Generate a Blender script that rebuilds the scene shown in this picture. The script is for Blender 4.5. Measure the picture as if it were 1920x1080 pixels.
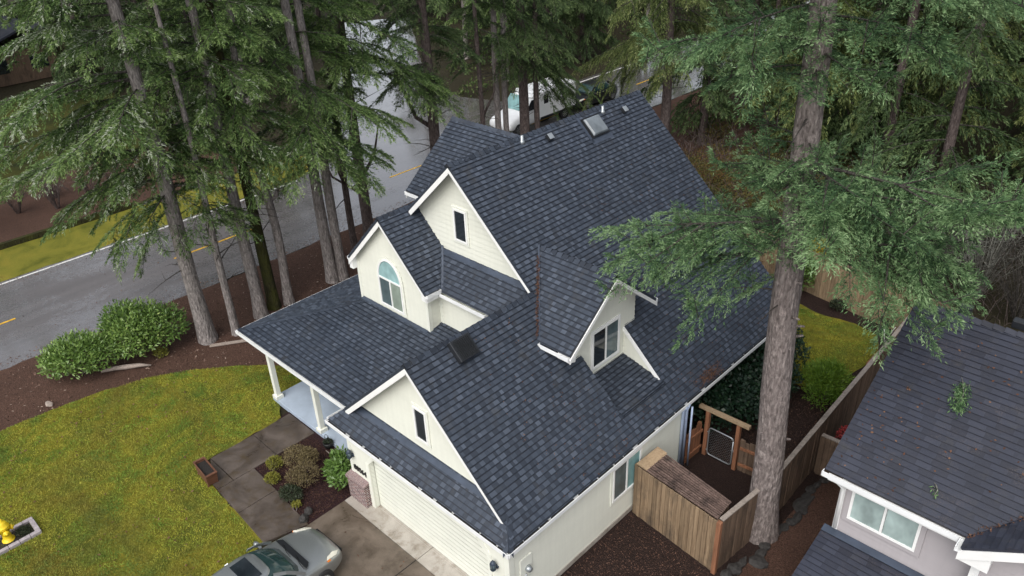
import bpy, bmesh, math, random
import numpy as np
from mathutils import Vector, Matrix
R = math.radians
random.seed(7)
for o in list(bpy.data.objects): bpy.data.objects.remove(o)
scene = bpy.context.scene
col = scene.collection

# ------------------------------------------------------------------ camera, sky, sun, exposure
cam = bpy.data.objects.new('camera', bpy.data.cameras.new('camera'))
col.objects.link(cam); scene.camera = cam
_yaw, _pit, _rol = -0.789, 0.523, -0.044
_F = Vector((math.sin(_yaw)*math.cos(_pit), math.cos(_yaw)*math.cos(_pit), -math.sin(_pit)))
_R0 = Vector((math.cos(_yaw), -math.sin(_yaw), 0)); _U0 = _R0.cross(_F)
_R = _R0*math.cos(_rol)+_U0*math.sin(_rol); _U = -_R0*math.sin(_rol)+_U0*math.cos(_rol)
cam.matrix_world = Matrix(((_R.x,_U.x,-_F.x,9.387),(_R.y,_U.y,-_F.y,-8.808),(_R.z,_U.z,-_F.z,17.085),(0,0,0,1)))
cam.data.sensor_width = 36; cam.data.lens = 1475/1920*36
cam.data.clip_start = .1; cam.data.clip_end = 1500

SUN_EL, SUN_AZ = 52, 160       # azimuth clockwise from +Y
w = bpy.data.worlds.new('World'); scene.world = w; w.use_nodes = True
n = w.node_tree.nodes; l = w.node_tree.links
bg = n['Background']; sky = n.new('ShaderNodeTexSky'); sky.sky_type = 'NISHITA'; sky.sun_disc = False
sky.sun_elevation = R(SUN_EL); sky.sun_rotation = R(SUN_AZ); sky.dust_density = 3; sky.air_density = 1
hs = n.new('ShaderNodeHueSaturation'); hs.inputs['Saturation'].default_value = .30
l.new(sky.outputs[0], hs.inputs['Color']); l.new(hs.outputs[0], bg.inputs[0]); bg.inputs[1].default_value = .15
sun = bpy.data.objects.new('sun', bpy.data.lights.new('sun', 'SUN')); col.objects.link(sun)
sun.data.energy = 1.2; sun.data.angle = R(50); sun.data.color = (1, .97, .92)
_az = R(SUN_AZ); _sd = Vector((math.sin(_az)*math.cos(R(SUN_EL)), math.cos(_az)*math.cos(R(SUN_EL)), math.sin(R(SUN_EL))))
sun.rotation_euler = (-_sd).to_track_quat('-Z', 'Y').to_euler()
sun.location = _sd*60
vs = scene.view_settings; vs.view_transform = 'Standard'; vs.look = 'None'; vs.gamma = 1; vs.exposure = .5
try:
    scene.cycles.max_bounces = 6; scene.cycles.transparent_max_bounces = 6
except Exception: pass

# ------------------------------------------------------------------ material helpers
class NT:
    def __init__(s, name):
        s.m = bpy.data.materials.new(name); s.m.use_nodes = True
        s.t = s.m.node_tree; s.b = s.t.nodes['Principled BSDF']; s.co = None; s.x = None
    def new(s, t, **k):
        q = s.t.nodes.new(t)
        for a, v in k.items(): setattr(q, a, v)
        return q
    def link(s, a, b): s.t.links.new(a, b)
    def coord(s, scale=(1,1,1), kind='Object'):
        tc = s.new('ShaderNodeTexCoord'); mp = s.new('ShaderNodeMapping'); mp.inputs['Scale'].default_value = scale
        s.link(tc.outputs[kind], mp.inputs[0]); return mp.outputs[0]
    def noise(s, sc, detail=4, rough=.55, scale=(1,1,1), dist=0):
        q = s.new('ShaderNodeTexNoise'); q.inputs['Scale'].default_value = sc; q.inputs['Detail'].default_value = detail
        q.inputs['Roughness'].default_value = rough; q.inputs['Distortion'].default_value = dist
        s.link(s.coord(scale), q.inputs['Vector']); return q.outputs['Fac']
    def voro(s, sc, scale=(1,1,1), feature='F1'):
        q = s.new('ShaderNodeTexVoronoi', feature=feature); q.inputs['Scale'].default_value = sc
        s.link(s.coord(scale), q.inputs['Vector']); return q
    def attr(s, nm):
        q = s.new('ShaderNodeAttribute', attribute_name=nm); return q.outputs['Fac']
    def ramp(s, fac, stops, interp='LINEAR'):
        q = s.new('ShaderNodeValToRGB'); e = q.color_ramp.elements; q.color_ramp.interpolation = interp
        while len(e) < len(stops): e.new(.5)
        for el, (p, c) in zip(e, stops):
            el.position = p; el.color = (c[0], c[1], c[2], 1) if hasattr(c, '__len__') else (c, c, c, 1)
        s.link(fac, q.inputs[0]); return q.outputs[0]
    def mix(s, fac, a, b, mode='MIX'):
        q = s.new('ShaderNodeMix', data_type='RGBA', blend_type=mode)
        for i, v in ((0, fac), (6, a), (7, b)):
            if hasattr(v, 'is_linked'): s.link(v, q.inputs[i])
            elif i: q.inputs[i].default_value = (*v, 1)
            else: q.inputs[i].default_value = v
        return q.outputs[2]
    def math(s, op, a, b=0):
        q = s.new('ShaderNodeMath', operation=op)
        for i, v in ((0, a), (1, b)):
            if hasattr(v, 'is_linked'): s.link(v, q.inputs[i])
            else: q.inputs[i].default_value = v
        return q.outputs[0]
    def bump(s, h, strength=.3, dist=.02):
        q = s.new('ShaderNodeBump'); q.inputs['Strength'].default_value = strength; q.inputs['Distance'].default_value = dist
        s.link(h, q.inputs['Height']); s.link(q.outputs[0], s.b.inputs['Normal'])
    def done(s, color=None, rough=None, spec=None, metal=None):
        for nm, v in (('Base Color', color), ('Roughness', rough), ('Specular IOR Level', spec), ('Metallic', metal)):
            if v is None: continue
            if hasattr(v, 'is_linked'): s.link(v, s.b.inputs[nm])
            else: s.b.inputs[nm].default_value = (*v, 1) if hasattr(v, '__len__') else v
        return s.m

M = {}
def simple(name, c, rough=.6, var=.12, sc=3, metal=0, spec=.5, bump=0, bsc=40, scale=(1,1,1)):
    t = NT(name); f = t.noise(sc, 5, .6, scale)
    lo = tuple(x*(1-var) for x in c); hi = tuple(min(1, x*(1+var)) for x in c)
    cc = t.ramp(f, [(.3, lo), (.7, hi)])
    if bump: t.bump(t.noise(bsc, 4, .6, scale), bump)
    M[name] = t.done(cc, rough, spec, metal); return M[name]

def mat_shingle(name, dark, mid, light, moss=0):
    t = NT(name); a = t.attr('tint')
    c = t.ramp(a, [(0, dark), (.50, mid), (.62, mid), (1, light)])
    g = t.noise(130, 3, .7); c = t.mix(.45, c, t.ramp(g, [(.3, .35), (.75, 1.0)]), 'MULTIPLY')
    big = t.noise(.5, 5, .65); c = t.mix(.55, c, t.ramp(big, [(.35, .66), (.7, 1.08)]), 'MULTIPLY'); dirt = t.ramp(t.noise(2.2, 6, .75, (1,1,.5)), [(.54, 0.), (.72, .45)]); c = t.mix(dirt, c, (.055,.052,.048))
    if moss:
        mm = t.math('MULTIPLY', t.ramp(t.noise(1.3, 5, .7), [(.52, 0.), (.68, 1.)]), t.ramp(t.noise(40, 3, .7), [(.5, 0.), (.6, 1.)]))
        c = t.mix(t.math('MULTIPLY', mm, moss), c, (.13, .10, .085))
    t.bump(g, .35, .008)
    rg = t.ramp(t.noise(1.1, 4, .6), [(.3, .48), (.7, .72)])
    M[name] = t.done(c, rg, .45)
mat_shingle('shingle', (.016,.021,.033), (.050,.064,.091), (.102,.125,.168))
mat_shingle('shingle_nb', (.019,.021,.033), (.037,.042,.064), (.050,.056,.082), .4)

def mat_siding(name, c):
    t = NT(name); f = t.noise(1.2, 5, .6, (.4,.4,2)); st = t.noise(3, 4, .6, (3,3,.35))
    cc = t.ramp(f, [(.25, tuple(x*.93 for x in c)), (.75, c)])
    cc = t.mix(.25, cc, t.ramp(st, [(.35, .82), (.65, 1.)]), 'MULTIPLY')
    t.bump(t.noise(60, 2, .5, (.2,.2,3)), .08, .004)
    M[name] = t.done(cc, .55, .4)
mat_siding('siding', (.77,.775,.68)); mat_siding('siding_nb', (.43,.40,.41))
simple('white_trim', (.86,.86,.84), .45, .04, 2)
simple('cream_trim', (.80,.81,.72), .5, .05, 2)
simple('gutter_white', (.82,.83,.83), .4, .06, 2)
simple('gutter_dark', (.015,.014,.013), .9)
simple('flashing', (.050,.064,.092), .36, .25, 2)
simple('black_metal', (.012,.013,.015), .4, .2, 6)
simple('vent_black', (.02,.022,.026), .35, .2, 6)
simple('blue_concrete', (.40,.47,.56), .4, .10, 2.2)
simple('lamp_metal', (.035,.05,.075), .35, .2, 10)
simple('stone_grey', (.036,.033,.031), .8, .6, 6, bump=.5, bsc=9)
simple('block_pink', (.36,.32,.33), .85, .25, 9, bump=.4, bsc=30)
simple('hydrant_yellow', (.85,.60,.02), .4, .06, 4)
simple('terracotta_wood', (.13,.055,.03), .65, .35, 6, scale=(1,1,6))
simple('soil_dark', (.018,.015,.013), .95, .4, 20, bump=.8, bsc=30)
simple('pot_black', (.015,.016,.016), .5)
simple('pot_blue', (.12,.17,.22), .5)
simple('galvanised', (.42,.45,.47), .35, .12, 8, metal=.7)
simple('rust_red', (.30,.03,.03), .6, .3, 20)
simple('pipe_blue', (.38,.46,.62), .4, .15, 4)
simple('driftwood', (.33,.27,.23), .8, .35, 8, bump=.6, bsc=14, scale=(1,5,5))
simple('rubber', (.012,.012,.013), .7)
simple('rim', (.45,.46,.47), .3, .1, metal=.8)
simple('car_trim', (.01,.011,.013), .35)
simple('amber', (.7,.2,.02), .25)
simple('headlamp', (.72,.70,.60), .12, .1, 12)
simple('van_white', (.84,.85,.86), .3, .04)
simple('orange_wood', (.26,.115,.06), .75, .35, 3, bump=.3, scale=(4,4,.5))

def mat_paint():
    t = NT('car_paint'); t.b.inputs['Coat Weight'].default_value = .7; t.b.inputs['Coat Roughness'].default_value = .06
    f = t.noise(500, 1); drops = t.ramp(t.noise(90, 2, .6), [(.62, 0.), (.70, 1.)])
    c = t.ramp(f, [(.3, (.30,.32,.325)), (.7, (.42,.44,.445))]); t.bump(drops, .12, .002)
    M['car_paint'] = t.done(c, .33, .5, .75)
mat_paint()
def mat_glass(name, c, rough=.06, streak=0):
    t = NT(name); f = t.noise(1.7, 3, .6, (1,1,.6))
    cc = t.ramp(f, [(.3, tuple(x*.6 for x in c)), (.7, tuple(x*1.25 for x in c))])
    M[name] = t.done(cc, rough, .7)
mat_glass('glass_dark', (.018,.024,.03)); mat_glass('glass_teal', (.22,.40,.40)); mat_glass('glass_curtain', (.30,.36,.30), .1)  # glass_teal carries a sky reflection in its base colour
mat_glass('glass_blind', (.40,.50,.48), .12); mat_glass('glass_car', (.025,.055,.055), .04); mat_glass('glass_grey', (.10,.14,.15))
mat_glass('glass_sky', (.36,.56,.56)); mat_glass('skylight_dome', (.17,.195,.215), .15)  # glass_sky: brighter sky reflection put into the pane colour

def mat_bark(name, a, b, c, vs=1.0, mossy=0):
    t = NT(name)
    v = t.voro(6*vs, (1.6,1.6,.42)).outputs['Distance']
    f = t.noise(9*vs, 6, .65, (1.3,1.3,.42), .6); g = t.noise(1.4, 4, .6)
    cc = t.ramp(f, [(.28, a), (.5, b), (.75, c)])
    cc = t.mix(.5, cc, t.ramp(v, [(.0, 1.1), (.8, .25)]), 'MULTIPLY')
    li = t.ramp(t.noise(5, 5, .7), [(.56, 0.), (.68, 1.)]); cc = t.mix(t.math('MULTIPLY', li, .35), cc, tuple(x*1.25 for x in c))
    if mossy: cc = t.mix(t.math('MULTIPLY', t.ramp(g, [(.40, 0.), (.60, 1.)]), mossy), cc, (.055,.058,.012))
    t.bump(t.math('SUBTRACT', f, t.math('MULTIPLY', v, .8)), 1.0, .05)
    M[name] = t.done(cc, .9, .2)
mat_bark('bark_grey', (.14,.12,.114), (.31,.275,.262), (.50,.455,.43), 1.5)
mat_bark('bark_big', (.10,.082,.077), (.27,.226,.212), (.47,.41,.385), 1.5)
mat_bark('bark_brown', (.055,.042,.038), (.14,.108,.100), (.26,.215,.20), 1.5)
mat_bark('bark_moss', (.022,.022,.012), (.045,.042,.02), (.075,.07,.035), 1.4, .8)
mat_bark('bark_limb', (.04,.034,.03), (.085,.075,.066), (.17,.16,.145), 2)
mat_bark('bark_dead', (.14,.14,.12), (.27,.27,.23), (.42,.42,.37), 2)

def mat_leaf(name, stops, rough=.55, trans=.18, spec=.35):
    t = NT(name); a = t.attr('tint'); c = t.ramp(a, stops)
    t.done(c, rough, spec)
    tr = t.new('ShaderNodeBsdfTranslucent'); t.link(c, tr.inputs['Color'])
    ms = t.new('ShaderNodeMixShader'); ms.inputs[0].default_value = trans
    out = t.t.nodes['Material Output']
    t.link(t.b.outputs[0], ms.inputs[1]); t.link(tr.outputs[0], ms.inputs[2]); t.link(ms.outputs[0], out.inputs[0])
    M[name] = t.m
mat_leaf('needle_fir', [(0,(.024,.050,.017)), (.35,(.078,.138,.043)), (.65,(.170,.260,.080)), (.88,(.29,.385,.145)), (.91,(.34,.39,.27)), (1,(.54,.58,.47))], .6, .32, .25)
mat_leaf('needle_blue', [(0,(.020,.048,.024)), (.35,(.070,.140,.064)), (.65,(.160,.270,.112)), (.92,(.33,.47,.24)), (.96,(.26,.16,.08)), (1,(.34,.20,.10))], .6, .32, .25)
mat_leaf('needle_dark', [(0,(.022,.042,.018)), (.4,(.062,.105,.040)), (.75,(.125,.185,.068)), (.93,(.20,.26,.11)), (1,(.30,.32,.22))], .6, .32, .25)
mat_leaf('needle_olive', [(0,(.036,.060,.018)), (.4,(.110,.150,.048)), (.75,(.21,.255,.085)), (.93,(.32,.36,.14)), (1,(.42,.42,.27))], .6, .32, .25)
mat_leaf('leaf_rhodo', [(0,(.040,.085,.020)), (.5,(.115,.205,.045)), (.85,(.21,.31,.075)), (1,(.34,.40,.12))], .38, .18, .5)
mat_leaf('leaf_ivy', [(0,(0.005,0.014,0.008)), (.6,(0.011,0.030,0.015)), (1,(0.034,0.069,0.025))], .4, .08)
mat_leaf('leaf_bamboo', [(0,(0.040,0.086,0.011)), (.5,(0.098,0.184,0.018)), (1,(0.230,0.333,0.040))], .5, .2)
mat_leaf('leaf_bronze', [(0,(0.063,0.044,0.025)), (.5,(0.149,0.115,0.057)), (1,(0.253,0.207,0.092))])
mat_leaf('leaf_lime', [(0,(.10,.11,.02)), (.5,(.20,.20,.035)), (1,(.34,.32,.05))])
mat_leaf('leaf_yellow', [(0,(.25,.18,.01)), (1,(.55,.42,.03))])
mat_leaf('leaf_dark', [(0,(.018,.026,.016)), (.6,(.045,.06,.03)), (1,(.09,.10,.05))])
mat_leaf('leaf_bramble', [(0,(.022,.036,.013)), (.3,(.070,.080,.026)), (.55,(.15,.14,.04)), (.75,(.14,.062,.03)), (1,(.28,.12,.055))], .6, .32, .25)
mat_leaf('leaf_salal', [(0,(.018,.036,.014)), (.5,(.060,.100,.032)), (.9,(.13,.165,.05)), (1,(.22,.18,.06))], .6, .32, .25)
mat_leaf('litter', [(0,(.035,.018,.013)), (.5,(.10,.045,.028)), (1,(.20,.11,.065))], .8, 0)
mat_leaf('chips', [(0,(.028,.016,.012)), (.5,(.10,.052,.036)), (.85,(.17,.095,.068)), (1,(.40,.31,.25))], .85, 0)
def mat_grass():
    t = NT('grass'); a = t.noise(.42, 6, .66, dist=.8); b = t.noise(2.6, 5, .7)
    cc = t.ramp(a, [(.36, (.12,.225,.036)), (.44, (.20,.285,.040)), (.505, (.35,.335,.046)), (.555, (.25,.295,.040)), (.63, (.125,.225,.036))])
    br = t.ramp(t.noise(.30, 5, .65, (1,1.4,1), 1), [(.50, 0.), (.68, 1.)]); cc = t.mix(t.math('MULTIPLY', br, .6), cc, (.15,.115,.04))
    cc = t.mix(.6, cc, t.ramp(b, [(.3, .55), (.7, 1.25)]), 'MULTIPLY'); cc = t.mix(.55, cc, t.ramp(t.attr('tint'), [(0, .80), (1, 1.30)]), 'MULTIPLY')
    M['grass'] = t.done(cc, .7, .2)
mat_grass()

def mat_lawn():
    t = NT('lawn'); a = t.noise(.55, 6, .62, dist=.6); b = t.noise(3.2, 6, .7); c = t.noise(60, 4, .7)
    cc = t.ramp(a, [(.30, (.11,.14,.022)), (.46, (.18,.19,.024)), (.58, (.27,.235,.026)), (.72, (.13,.165,.024))])
    br = t.ramp(t.noise(.33, 5, .65, dist=1), [(.50, 0.), (.70, 1.)]); cc = t.mix(t.math('MULTIPLY', br, .55), cc, (.095,.075,.018))
    cc = t.mix(.55, cc, t.ramp(b, [(.3, .45), (.7, 1.15)]), 'MULTIPLY'); cc = t.mix(.6, cc, t.ramp(c, [(.3, .4), (.7, 1.2)]), 'MULTIPLY')
    t.bump(t.math('ADD', c, t.math('MULTIPLY', b, 1.5)), .8, .04); M['lawn'] = t.done(cc, .8, .2)
mat_lawn()
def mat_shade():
    t = NT('shade_grass'); a = t.noise(.5, 6, .65, dist=.5); c = t.noise(22, 5, .7)  # far lawn colour darkened for the shade of the trees over it
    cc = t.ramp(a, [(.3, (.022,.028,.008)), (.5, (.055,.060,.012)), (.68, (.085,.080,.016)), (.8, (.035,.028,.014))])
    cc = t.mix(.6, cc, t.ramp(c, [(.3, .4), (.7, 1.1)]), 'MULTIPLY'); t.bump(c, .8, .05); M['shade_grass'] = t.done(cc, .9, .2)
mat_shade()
def mat_moss():
    t = NT('moss'); a = t.noise(.7, 6, .65, dist=.5); c = t.noise(30, 5, .7)
    cc = t.ramp(a, [(.3, (.10,.11,.012)), (.5, (.20,.195,.026)), (.68, (.26,.225,.032)), (.8, (.12,.085,.02))])
    cc = t.mix(.6, cc, t.ramp(c, [(.3, .4), (.7, 1.1)]), 'MULTIPLY'); t.bump(c, .8, .04); M['moss'] = t.done(cc, .85, .2)
mat_moss()
def mat_mulch(name, a, b, c):
    t = NT(name); f = t.noise(26, 6, .75); g = t.noise(.5, 5, .6); v = t.voro(38)
    cc = t.ramp(f, [(.3, a), (.5, b), (.72, c)])
    vc = t.ramp(v.outputs['Distance'], [(0, 1.1), (.8, .45)]); cc = t.mix(.6, cc, vc, 'MULTIPLY')
    cc = t.mix(.5, cc, t.ramp(g, [(.3, .55), (.7, 1.1)]), 'MULTIPLY')
    t.bump(t.math('SUBTRACT', f, v.outputs['Distance']), 1.0, .05); M[name] = t.done(cc, .85, .25)
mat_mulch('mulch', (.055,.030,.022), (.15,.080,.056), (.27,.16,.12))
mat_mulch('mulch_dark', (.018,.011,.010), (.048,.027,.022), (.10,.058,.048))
mat_mulch('mulch_wine', (.018,.007,.009), (.050,.020,.023), (.10,.05,.05))
mat_mulch('forest_floor', (.016,.017,.009), (.048,.042,.020), (.11,.080,.042))
def mat_road():
    t = NT('asphalt'); f = t.noise(70, 4, .7); g = t.noise(.35, 6, .65, (1,.35,1), .5); tr = t.noise(1.3, 4, .6, (1,.08,1)); m = t.noise(5, 5, .7)
    cc = t.ramp(f, [(.3, (.080,.072,.072)), (.7, (.165,.150,.150))])
    cc = t.mix(.6, cc, t.ramp(tr, [(.3, .55), (.7, 1.15)]), 'MULTIPLY')
    cc = t.mix(.35, cc, t.ramp(m, [(.3, .6), (.7, 1.2)]), 'MULTIPLY')
    sx = t.new('ShaderNodeSeparateXYZ'); t.link(t.coord(), sx.inputs[0]); pud = t.new('ShaderNodeMapRange'); pud.interpolation_type = 'SMOOTHSTEP'
    for i_, v_ in ((1, 6.), (2, 17.), (3, 0.), (4, .10)): pud.inputs[i_].default_value = v_
    t.link(sx.outputs['Y'], pud.inputs[0])             # standing water collects towards the junction
    wet = t.math('SUBTRACT', t.math('ADD', t.math('MULTIPLY', g, .6), t.math('MULTIPLY', m, .4)), pud.outputs[0])
    rg = t.ramp(wet, [(.40, .10), (.47, .22), (.58, .42)])
    t.bump(t.math('MULTIPLY', f, t.ramp(wet, [(.42, 0.), (.6, 1.)])), .35, .006)
    t.b.inputs['Coat Roughness'].default_value = .10; t.link(t.ramp(wet, [(.43, 1.), (.56, 0.)]), t.b.inputs['Coat Weight']); t.b.inputs['Coat IOR'].default_value = 1.7; M['asphalt'] = t.done(cc, rg, 1.0)
mat_road()
def mat_concrete(name, a, b, stain):
    t = NT(name); f = t.noise(.9, 6, .65, dist=.7); g = t.noise(40, 4, .7); s = t.noise(2.6, 6, .7)
    cc = t.ramp(f, [(.32, a), (.68, b)]); cc = t.mix(t.ramp(s, [(.5, 0.), (.72, .8)]), cc, stain)
    cc = t.mix(.4, cc, t.ramp(g, [(.3, .6), (.7, 1.1)]), 'MULTIPLY'); t.bump(g, .25, .006)
    M[name] = t.done(cc, t.ramp(f, [(.35, .22), (.65, .52)]), .6)
mat_concrete('concrete_light', (.30,.27,.23), (.50,.46,.41), (.17,.13,.09))
mat_concrete('walk_concrete', (.042,.033,.027), (.125,.100,.084), (.070,.048,.024))
mat_concrete('drive_concrete', (.075,.057,.042), (.175,.138,.106), (.055,.040,.026))
def mat_wood(name, a, b, stain, st=.6):
    t = NT(name); f = t.noise(3, 6, .7, (5,5,.35), .5); a2 = t.attr('tint')
    cc = t.ramp(f, [(.3, a), (.7, b)]); cc = t.mix(.55, cc, t.ramp(a2, [(0, .55), (1, 1.2)]), 'MULTIPLY')
    s = t.ramp(t.noise(1.5, 6, .7, (1.6,1.6,.7)), [(.48, 0.), (.68, 1.)]); cc = t.mix(t.math('MULTIPLY', s, st), cc, stain)
    t.bump(f, .5, .01); M[name] = t.done(cc, .8, .25)
mat_wood('fence_wood', (.15,.10,.06), (.34,.245,.155), (.075,.058,.044), .8)
mat_wood('fence_tan', (.27,.19,.115), (.42,.31,.20), (.12,.08,.05), .5)
mat_wood('fence_dark', (.105,.070,.048), (.21,.145,.103), (.045,.034,.027), .7)
mat_wood('rail_grey', (.20,.17,.145), (.36,.31,.27), (.10,.085,.075), .5)
mat_wood('lid_wood', (.075,.048,.040), (.22,.155,.13), (.018,.014,.013), .9)
def mat_brick():
    t = NT('brick'); q = t.new('ShaderNodeTexBrick'); t.link(t.coord((1,1,1), 'UV'), q.inputs['Vector'])
    q.inputs['Scale'].default_value = 1; q.inputs['Brick Width'].default_value = .2; q.inputs['Row Height'].default_value = .068
    q.inputs['Mortar Size'].default_value = .009; q.inputs['Color1'].default_value = (.10,.042,.042,1); q.inputs['Color2'].default_value = (.30,.16,.145,1)
    q.inputs['Mortar'].default_value = (.46,.44,.43,1)
    c = t.mix(.5, q.outputs['Color'], t.ramp(t.noise(9, 4, .7), [(.3, .5), (.7, 1.3)]), 'MULTIPLY')
    t.bump(q.outputs['Fac'], -.5, .01); M['brick'] = t.done(c, .85)
mat_brick()
simple('line_yellow', (.62,.36,.03), .5, .25, 5); simple('line_white', (.66,.66,.64), .5, .25, 5)

# ------------------------------------------------------------------ mesh helpers
class MB:
    def __init__(s): s.v = []; s.f = []; s.t = []; s.uv = []; s.sm = []
    def face(s, pts, t=.5, uv=None, sm=False):
        i = len(s.v); s.v += [tuple(p) for p in pts]; s.f.append(tuple(range(i, i+len(pts)))); s.t.append(t)
        s.uv.append(uv); s.sm.append(sm)
    def mesh(s, vs, fs, t=.5, sm=False):
        i = len(s.v); s.v += [tuple(p) for p in vs]
        for f in fs: s.f.append(tuple(k+i for k in f)); s.t.append(t); s.uv.append(None); s.sm.append(sm)
    def hexa(s, b, tp, t=.5):           # bottom quad (ccw seen from above), top quad
        v = list(b)+list(tp); s.mesh(v, [(3,2,1,0),(4,5,6,7),(0,1,5,4),(1,2,6,5),(2,3,7,6),(3,0,4,7)], t)
    def box(s, x0, x1, y0, y1, z0, z1, t=.5):
        s.hexa([(x0,y0,z0),(x1,y0,z0),(x1,y1,z0),(x0,y1,z0)], [(x0,y0,z1),(x1,y0,z1),(x1,y1,z1),(x0,y1,z1)], t)
    def beam(s, a, b, wd, h, up=(0,0,1), t=.5):   # rectangular bar from a to b, width wd sideways, height h along up
        a = Vector(a); b = Vector(b); d = (b-a).normalized(); sd = d.cross(Vector(up)).normalized(); u = sd.cross(d)
        q = lambda p: [p-sd*wd/2-u*h/2, p+sd*wd/2-u*h/2, p+sd*wd/2+u*h/2, p-sd*wd/2+u*h/2]
        v = q(a)+q(b); s.mesh(v, [(0,1,2,3),(7,6,5,4),(0,4,5,1),(1,5,6,2),(2,6,7,3),(3,7,4,0)], t)
    def prism(s, poly, d, t=.5):        # polygon (3d) pushed along vector d
        nn = len(poly); d = Vector(d); v = [Vector(p) for p in poly]+[Vector(p)+d for p in poly]
        fs = [tuple(range(nn-1, -1, -1)), tuple(range(nn, 2*nn))]+[(i, (i+1) % nn, (i+1) % nn+nn, i+nn) for i in range(nn)]
        s.mesh(v, fs, t)
    def tube(s, pts, rad, seg=8, t=.5, cap=True, sm=True):
        pts = [Vector(p) for p in pts]; rad = rad if hasattr(rad, '__len__') else [rad]*len(pts)
        vs = []; fs = []; prev = None
        for i, p in enumerate(pts):
            d = (pts[min(i+1, len(pts)-1)]-pts[max(i-1, 0)]).normalized()
            a = d.orthogonal().normalized() if prev is None else (prev-d*prev.dot(d)).normalized()
            prev = a; b = d.cross(a)
            for k in range(seg):
                th = 2*math.pi*k/seg; vs.append(p+(a*math.cos(th)+b*math.sin(th))*rad[i])
        for i in range(len(pts)-1):
            for k in range(seg):
                fs.append((i*seg+k, i*seg+(k+1) % seg, (i+1)*seg+(k+1) % seg, (i+1)*seg+k))
        if cap: fs += [tuple(range(seg-1, -1, -1)), tuple(range((len(pts)-1)*seg, len(pts)*seg))]
        s.mesh(vs, fs, t, sm)
    def lathe(s, prof, c=(0,0,0), seg=20, t=.5, axis='z'):
        vs = []; fs = []; c = Vector(c)
        for r, z in prof:
            for k in range(seg):
                th = 2*math.pi*k/seg; x, y = r*math.cos(th), r*math.sin(th)
                vs.append(c+(Vector((x,y,z)) if axis == 'z' else Vector((z,x,y)) if axis == 'x' else Vector((y,z,x))))
        for i in range(len(prof)-1):
            for k in range(seg): fs.append((i*seg+k, i*seg+(k+1) % seg, (i+1)*seg+(k+1) % seg, (i+1)*seg+k))
        fs += [tuple(range(seg-1, -1, -1)), tuple(range((len(prof)-1)*seg, len(prof)*seg))]
        s.mesh(vs, fs, t, True)
    def build(s, name, m, parent=None, kind=None, bevel=0, subsurf=0):
        o0 = parent_origin(parent)
        me = bpy.data.meshes.new(name); me.from_pydata([tuple(Vector(p)-o0) for p in s.v], [], s.f)
        at = me.attributes.new('tint', 'FLOAT', 'FACE'); at.data.foreach_set('value', s.t)
        if any(u is not None for u in s.uv):
            ul = me.uv_layers.new(name='UVMap')
            for p, u in zip(me.polygons, s.uv):
                if u is None: continue
                for k, li in enumerate(p.loop_indices): ul.data[li].uv = u[k]
        me.polygons.foreach_set('use_smooth', s.sm)
        me.materials.append(m if not isinstance(m, str) else M[m])
        o = bpy.data.objects.new(name, me); col.objects.link(o)
        if parent: o.parent = parent
        if kind: o['kind'] = kind
        if bevel:
            b = o.modifiers.new('b', 'BEVEL'); b.width = bevel; b.segments = 2; b.limit_method = 'ANGLE'
        if subsurf:
            b = o.modifiers.new('s', 'SUBSURF'); b.levels = b.render_levels = subsurf
        return o
def parent_origin(p):
    o = Vector((0,0,0))
    while p is not None: o = o+p.location; p = p.parent
    return o
def tag(o, label=None, cat=None, group=None, kind=None):
    if label: o['label'] = label
    if cat: o['category'] = cat
    if group: o['group'] = group
    if kind: o['kind'] = kind
    return o
def thing(name, label, cat, loc=(0,0,0), group=None):
    o = bpy.data.objects.new(name, None); col.objects.link(o); o.location = loc; o.empty_display_size = .2
    return tag(o, label, cat, group)
def copy_tree(o, parent=None):
    c = o.copy(); col.objects.link(c); c.parent = parent
    for ch in o.children: copy_tree(ch, c)
    return c

def clip(poly, a, b, c):      # keep a*x+b*y<=c
    out = []
    for i in range(len(poly)):
        p, q = poly[i], poly[(i+1) % len(poly)]; dp = a*p[0]+b*p[1]-c; dq = a*q[0]+b*q[1]-c
        if dp <= 0: out.append(p)
        if (dp < 0 < dq) or (dq < 0 < dp):
            t = dp/(dp-dq); out.append((p[0]+(q[0]-p[0])*t, p[1]+(q[1]-p[1])*t))
    return out
def area2(p): return sum(p[i][0]*p[(i+1) % len(p)][1]-p[(i+1) % len(p)][0]*p[i][1] for i in range(len(p)))/2

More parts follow.
